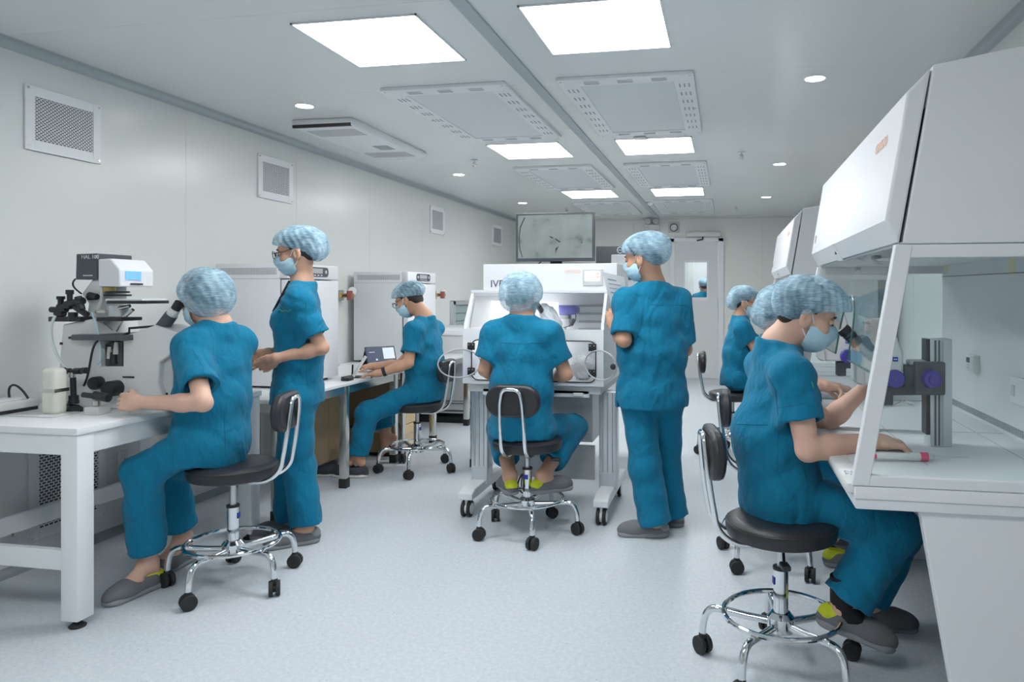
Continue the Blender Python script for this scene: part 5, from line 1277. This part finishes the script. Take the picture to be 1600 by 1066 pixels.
MB().tube([a8 + V((-.0, 0, .10)), a8 + V((.0, 0, .0)), a8 + V((.02, 0, -.035)), a8 + V((.05, 0, -.055))], [.046, .046, .046, .036], 18).build('sock', 'sock', P8)
# woman at the large microscope
P1, I1 = person('woman in teal scrubs seated at the large microscope by the left wall', dict(seams=(('seam', 'scrubseam', .0013, ((300, 545), (318, 575), (314, 612))), ('seam', 'scrubseam', .0013, ((266, 600), (310, 608))), ('seam', 'scrubseam', .0013, ((350, 640), (352, 700)))),
    
    res=.007, seed=11, skin='skin2', seated=True, pel=(330, 690, 3.30), neck=(338, 516, 3.32), head=(319, 470, 3.33), f=(-.98, .22), fh=(-.93, .36, -.12), sw=.132,
    Lel=(318, 630, 3.02), Lwr=(216, 629, 3.08), Lhd=(-1, .10, -.0), Lpn=(.0, .92, -.3), Lcurl=(.30, .55, .4), Lthumb=(.5, .8, .3),
    Rel=(334, 598, 3.60), Rwr=(268, 532, 3.66), Rhd=(-.95, .0, .2), Rpn=(0, -.3, -.9), Rcurl=(.3, .4, .3),
    Lkn=(222, 738, 3.18), Lan=(232, 880, 3.24), Ltoe=toev((188, 918), (258, 890)), Rkn=(262, 735, 3.50), Ran=(286, 838, 3.55), Rtoe=toev((268, 880), (312, 858)),
    Lcuff=.86, Rcuff=.86, cuffr=.080, bulk=.98, slr=1.1, hemd=.10, hemf=.02, slv=.72, arm=.95, fat=.92,
    cap=dict(c=(-.022, 0, .045), r=(.134, .112, .108), front=.045, back=-.075, n=18, bag=(((-.06, 0, -.005), (.088, .095, .085)),))))
# standing woman
P2, I2 = person('woman with glasses standing with clasped hands beside the first incubator', dict(seams=(('seam', 'scrubseam', .0013, ((478, 470), (478, 500), (484, 522))), ('seam', 'scrubseam', .0013, ((478, 560), (480, 600))), ('seam', 'scrubseam', .0013, ((481, 598), (485, 622))), ('seam', 'scrubseam', .0013, ((481, 598), (502, 596))), ('green_lettering', 'green', .0022, ((434, 485), (438, 484), (442, 487), (446, 485), (450, 487), (455, 484)))),
    
    res=.007, seed=21, skin='skin', pel=(466, 616, 3.88), neck=(472, 450, 3.88), head=(466, 395, 3.86), f=(-.90, -.42), fh=(-.93, -.34, -.14), sw=.150, bust=True,
    Lel=(503, 544, 3.76), Lwr=(431, 560, 3.70), Lhd=(-.85, -.05, -.52), Lpn=(-.3, .75, .3), Lcurl=(.45, .6, .4), Lthumb=(.3, .9, .2),
    Rel=(462, 545, 4.06), Rwr=(420, 552, 3.84), Rhd=(-.75, -.25, -.5), Rpn=(-.1, -.85, -.2), Rcurl=(.5, .6, .4),
    Lkn=(468, 730, 3.86), Lan=(478, 822, 3.84), Ltoe=toev((433, 846), (498, 836)), Rkn=(452, 730, 3.98), Ran=(454, 812, 3.99), Rtoe=toev((420, 832), (462, 826)),
    shoe='grey', cuff=.99, cuffr=.088, trk=1.0, bulk=.92, hemd=.045, slv=.74, slr=1.08, glasses=True, fat=.88, arm=.93, wr=.011,
    cap=dict(c=(-.012, 0, .062), r=(.134, .104, .084), front=.050, back=-.02, n=20, bag=(((-.098, 0, .012), (.066, .08, .07)),))))
MB().tube([I2['N'] + I2['f'] * .055 + I2['l'] * .035 + I2['tu'] * .0, I2['chest'] + I2['f'] * .118 + I2['l'] * .005 + I2['tu'] * .03, I2['N'] + I2['f'] * .055 - I2['l'] * .04], .012, 8).build('undershirt_edge', 'black', P2)
# man at the tablet
P3, I3 = person('man with glasses typing on the tablet, seated sideways on a stool', dict(seams=(('seam', 'scrubseam', .0013, ((655, 515), (668, 540), (660, 560))),),
    
    res=.008, seed=31, skin='skin3', seated=True, pel=(664, 610, 5.45), neck=(663, 502, 5.43), head=(640, 469, 5.42), f=(-1, .05), fh=(-.90, .05, -.34), sw=.17,
    Lel=(638, 568, 5.20), Lwr=(594, 583, 5.17), Lhd=(-1, .02, -.12), Lpn=(0, .1, -1), Lcurl=(.12, .25, .2), Lspread=.6,
    Rel=(624, 570, 5.64), Rwr=(585, 572, 5.62), Rhd=(-1, -.1, -.05), Rpn=(0, .1, -1), Rcurl=(.2, .3, .2),
    Lkn=(574, 645, 5.22), Lan=(560, 712, 5.22), Ltoe=(-1, -.05, 0), Rkn=(596, 640, 5.58), Ran=(603, 682, 5.55), Rtoe=(-.55, -.12, -.72), Rbare=True, Rshoe=None, Lshoe='slip',
    Rcuff=.70, Lcuff=.97, cuffr=.075, glasses=True, hemd=.07, hemf=.015, slv=.68,
    cap=dict(c=(-.008, 0, .058), r=(.132, .110, .082), front=.050, back=.0, n=24, bag=())))
w = at(594, 583, 5.17); e = at(638, 568, 5.20); d_ = nrm(e - w); q = w + d_ * .03
MB().cyl(q - d_ * .012, q + d_ * .012, .034, .035, 20).build('wristwatch', 'black', P3)
sh_ = shoe('slip', toev((503, 742), (548, 738)), onZ(524, 742, 0), None); tag(sh_, 'empty charcoal slip-on shoe with white sole under the steel table', 'shoe')
# woman at the wheeled workstation
P4, I4 = person('woman in teal scrubs seen from behind at the wheeled workstation', dict(seams=(('seam', 'scrubseam', .0013, ((780, 535), (815, 538), (855, 534))), ('seam', 'scrubseam', .0013, ((856, 520), (862, 545))), ('seam', 'scrubseam', .0013, ((776, 520), (770, 545)))),
    
    res=.007, seed=41, skin='skin', seated=True, pel=(815, 670, 4.00), neck=(815, 503, 3.99), head=(816, 466, 4.03), f=(.06, 1), fh=(.10, .96, -.20), sw=.165,
    Rel=(884, 585, 3.98), Rwr=(866, 588, 4.22), Rhd=(-.3, 1, .0), Rpn=(-.3, 0, -1), Lel=(758, 578, 4.02), Lwr=(778, 588, 4.24), Lhd=(.3, 1, 0), Lpn=(.3, 0, -1),
    Rkn=(896, 668, 4.33), Ran=(848, 744, 4.02), Rtoe=(.62, .75, -.05), Rfloor=False, Lkn=(782, 668, 4.34), Lan=(797, 744, 4.02), Ltoe=(-.45, .88, -.05), Lfloor=False,
    Rcuff=.72, Lcuff=.66, cuffr=.075, hemd=.04, slv=.68, slr=1.05, bulk=1.0,
    cap=dict(c=(-.022, 0, .035), r=(.13, .118, .115), front=.04, back=-.085, n=16, bag=(((-.05, 0, -.012), (.085, .10, .085)),))))
# standing man with the sheet of paper
P5, I5 = person('man in teal scrubs standing with a sheet of paper, his back to us', dict(seams=(('seam', 'scrubseam', .0013, ((1015, 476), (1045, 478), (1074, 476))), ('seam', 'scrubseam', .0013, ((1004, 470), (1002, 500), (995, 530))), ('seam', 'scrubseam', .0013, ((1047, 480), (1046, 540)))),
    
    res=.007, seed=51, collar=-.014, skin='skin3', pel=(1019, 618, 4.02), neck=(1020, 452, 4.02), head=(1006, 404, 3.99), f=(-.50, .86), fh=(-.94, .30, -.16), sw=.166,
    Lel=(975, 531, 3.89), Lwr=(960, 512, 4.04), Lhd=(-.25, .25, .93), Lpn=(.2, .9, -.2), Lcurl=(.5, .8, .5), Lthumb=(.3, .8, .6),
    Rel=(1070, 546, 4.09), Rwr=(1030, 545, 4.34), Rhd=(-.8, .4, .3), Rpn=(-.2, .2, .9),
    Lkn=(1008, 730, 3.97), Lan=(1024, 817, 3.95), Ltoe=toev((978, 830), (1046, 832)), Rkn=(1040, 730, 4.12), Ran=(1050, 805, 4.14), Rtoe=(-.9, .35, 0),
    shoe='grey', cuff=1.0, cuffr=.092, trk=1.1, bulk=1.13, hemd=.06, slv=.86, slr=1.0, arm=1.1, fat=1.12, slit=-1,
    cap=dict(c=(-.022, 0, .062), r=(.142, .112, .086), front=.048, back=-.02, n=20, bag=(((-.075, 0, .015), (.082, .085, .07)),))))
# person hidden behind the near man
P6, I6 = person('person in blue cap mostly hidden behind the nearest seated man', dict(
    res=.009, seed=61, skin='skin2', seated=True, pel=(1205, 690, 3.62), neck=(1212, 536, 3.62), head=(1224, 492, 3.62), f=(1, .05), fh=(.92, .12, -.36), sw=.16,
    Rel=(1252, 625, 3.42), Rwr=(1280, 600, 3.46), Rhd=(.95, .05, -.22), Rpn=(0, -.3, -1), Rcurl=(.6, .6, .4), Lel=(1262, 625, 3.86), Lwr=(1300, 605, 3.84), Lhd=(.9, -.1, -.1), Lpn=(0, .2, -1),
    Rkn=(1318, 730, 3.52), Ran=(1310, 822, 3.52), Rtoe=(1, 0, 0), Lkn=(1318, 728, 3.78), Lan=(1312, 815, 3.78), Ltoe=(1, .1, 0), hemd=.07,
    cap=dict(c=(-.02, 0, .055), r=(.13, .108, .09), front=.045, back=-.05, n=18, bag=(((-.085, 0, -.025), (.075, .09, .08)),))))
# woman at the farther hood
P7, I7 = person('woman with glasses seated at the farther hood, seen in profile', dict(
    res=.009, seed=71, skin='skin', seated=True, pel=(1152, 590, 5.92), neck=(1157, 500, 5.92), head=(1166, 473, 5.90), f=(.98, .1), fh=(.97, -.12, -.10), sw=.15, glasses=True, fat=.9, bust=True,
    Rel=(1180, 545, 5.74), Rwr=(1212, 552, 5.76), Rhd=(1, .05, 0), Rpn=(0, 0, -1), Lel=(1188, 545, 6.1), Lwr=(1220, 550, 6.1), Lhd=(1, 0, 0), Lpn=(0, 0, -1),
    Rkn=(1218, 605, 5.82), Ran=(1214, 680, 5.82), Rtoe=(1, 0, 0), Lkn=(1218, 605, 6.05), Lan=(1214, 676, 6.05), Ltoe=(1, 0, 0), hemd=.07, bulk=.95,
    cap=dict(c=(-.022, 0, .058), r=(.124, .10, .085), front=.05, back=-.02, n=18, bag=(((-.105, 0, -.01), (.06, .075, .062)),))))
# person in the corridor behind the door window
P9, I9 = person('person in blue cap glimpsed through the far door window', dict(
    res=.014, seed=81, skin='skin', pel=(1101, 516, 12.7), neck=(1101, 459, 12.7), head=(1100, 447, 12.7), f=(-.2, 1), fh=(-.2, 1, 0), sw=.16,
    Rel=(1121, 492, 12.75), Rwr=(1118, 510, 12.85), Rhd=(0, .2, -1), Rpn=(-1, 0, 0), Lel=(1082, 492, 12.75), Lwr=(1085, 510, 12.85), Lhd=(0, .2, -1), Lpn=(1, 0, 0),
    Rkn=(1108, 548, 12.72), Ran=(1108, 571, 12.7), Rtoe=(0, 1, 0), Lkn=(1095, 548, 12.72), Lan=(1095, 571, 12.7), Ltoe=(0, 1, 0), shoe='grey', cuff=1.0))
# sheet of paper in the standing man's hand
p0, p1, p2, p3 = at(941, 425, 4.12), at(976, 433, 4.30), at(981, 505, 4.26), at(963, 508, 4.08)
t = thing('paper_sheet', 'printed sheet of paper held up by the standing man', 'paper', (p0 + p2) / 2)
mb = MB(); vs = []
for i in range(7):
    for j in range(7):
        u, v = i / 6, j / 6; p = p0.lerp(p1, u).lerp(p3.lerp(p2, u), v); vs.append(p + V((0, .012 * math.sin(u * 3.1), 0)))
fs = [(i * 7 + j, (i + 1) * 7 + j, (i + 1) * 7 + j + 1, i * 7 + j + 1) for i in range(6) for j in range(6)]
n_ = (p1 - p0).cross(p3 - p0).normalized(); n_ = n_ if n_.y < 0 else -n_
mb.add(vs, fs).add([p - n_ * .0006 for p in vs], fs).build('sheet', 'paper', t)
for k in range(9):
    v = .12 + k * .085; a = p0.lerp(p3, v).lerp(p1.lerp(p2, v), .16); b = p0.lerp(p3, v).lerp(p1.lerp(p2, v), .55 + .3 * ((k * 37) % 10) / 10)
    off = lambda u: V((0, .012 * math.sin(u * 3.1) , 0)) + n_ * .0012
    MB().tube([a + off(.16), a.lerp(b, .5) + off(.4), b + off(.7)], .0012 if k % 3 else .002, 4).build('printed_line', 'ink', t)
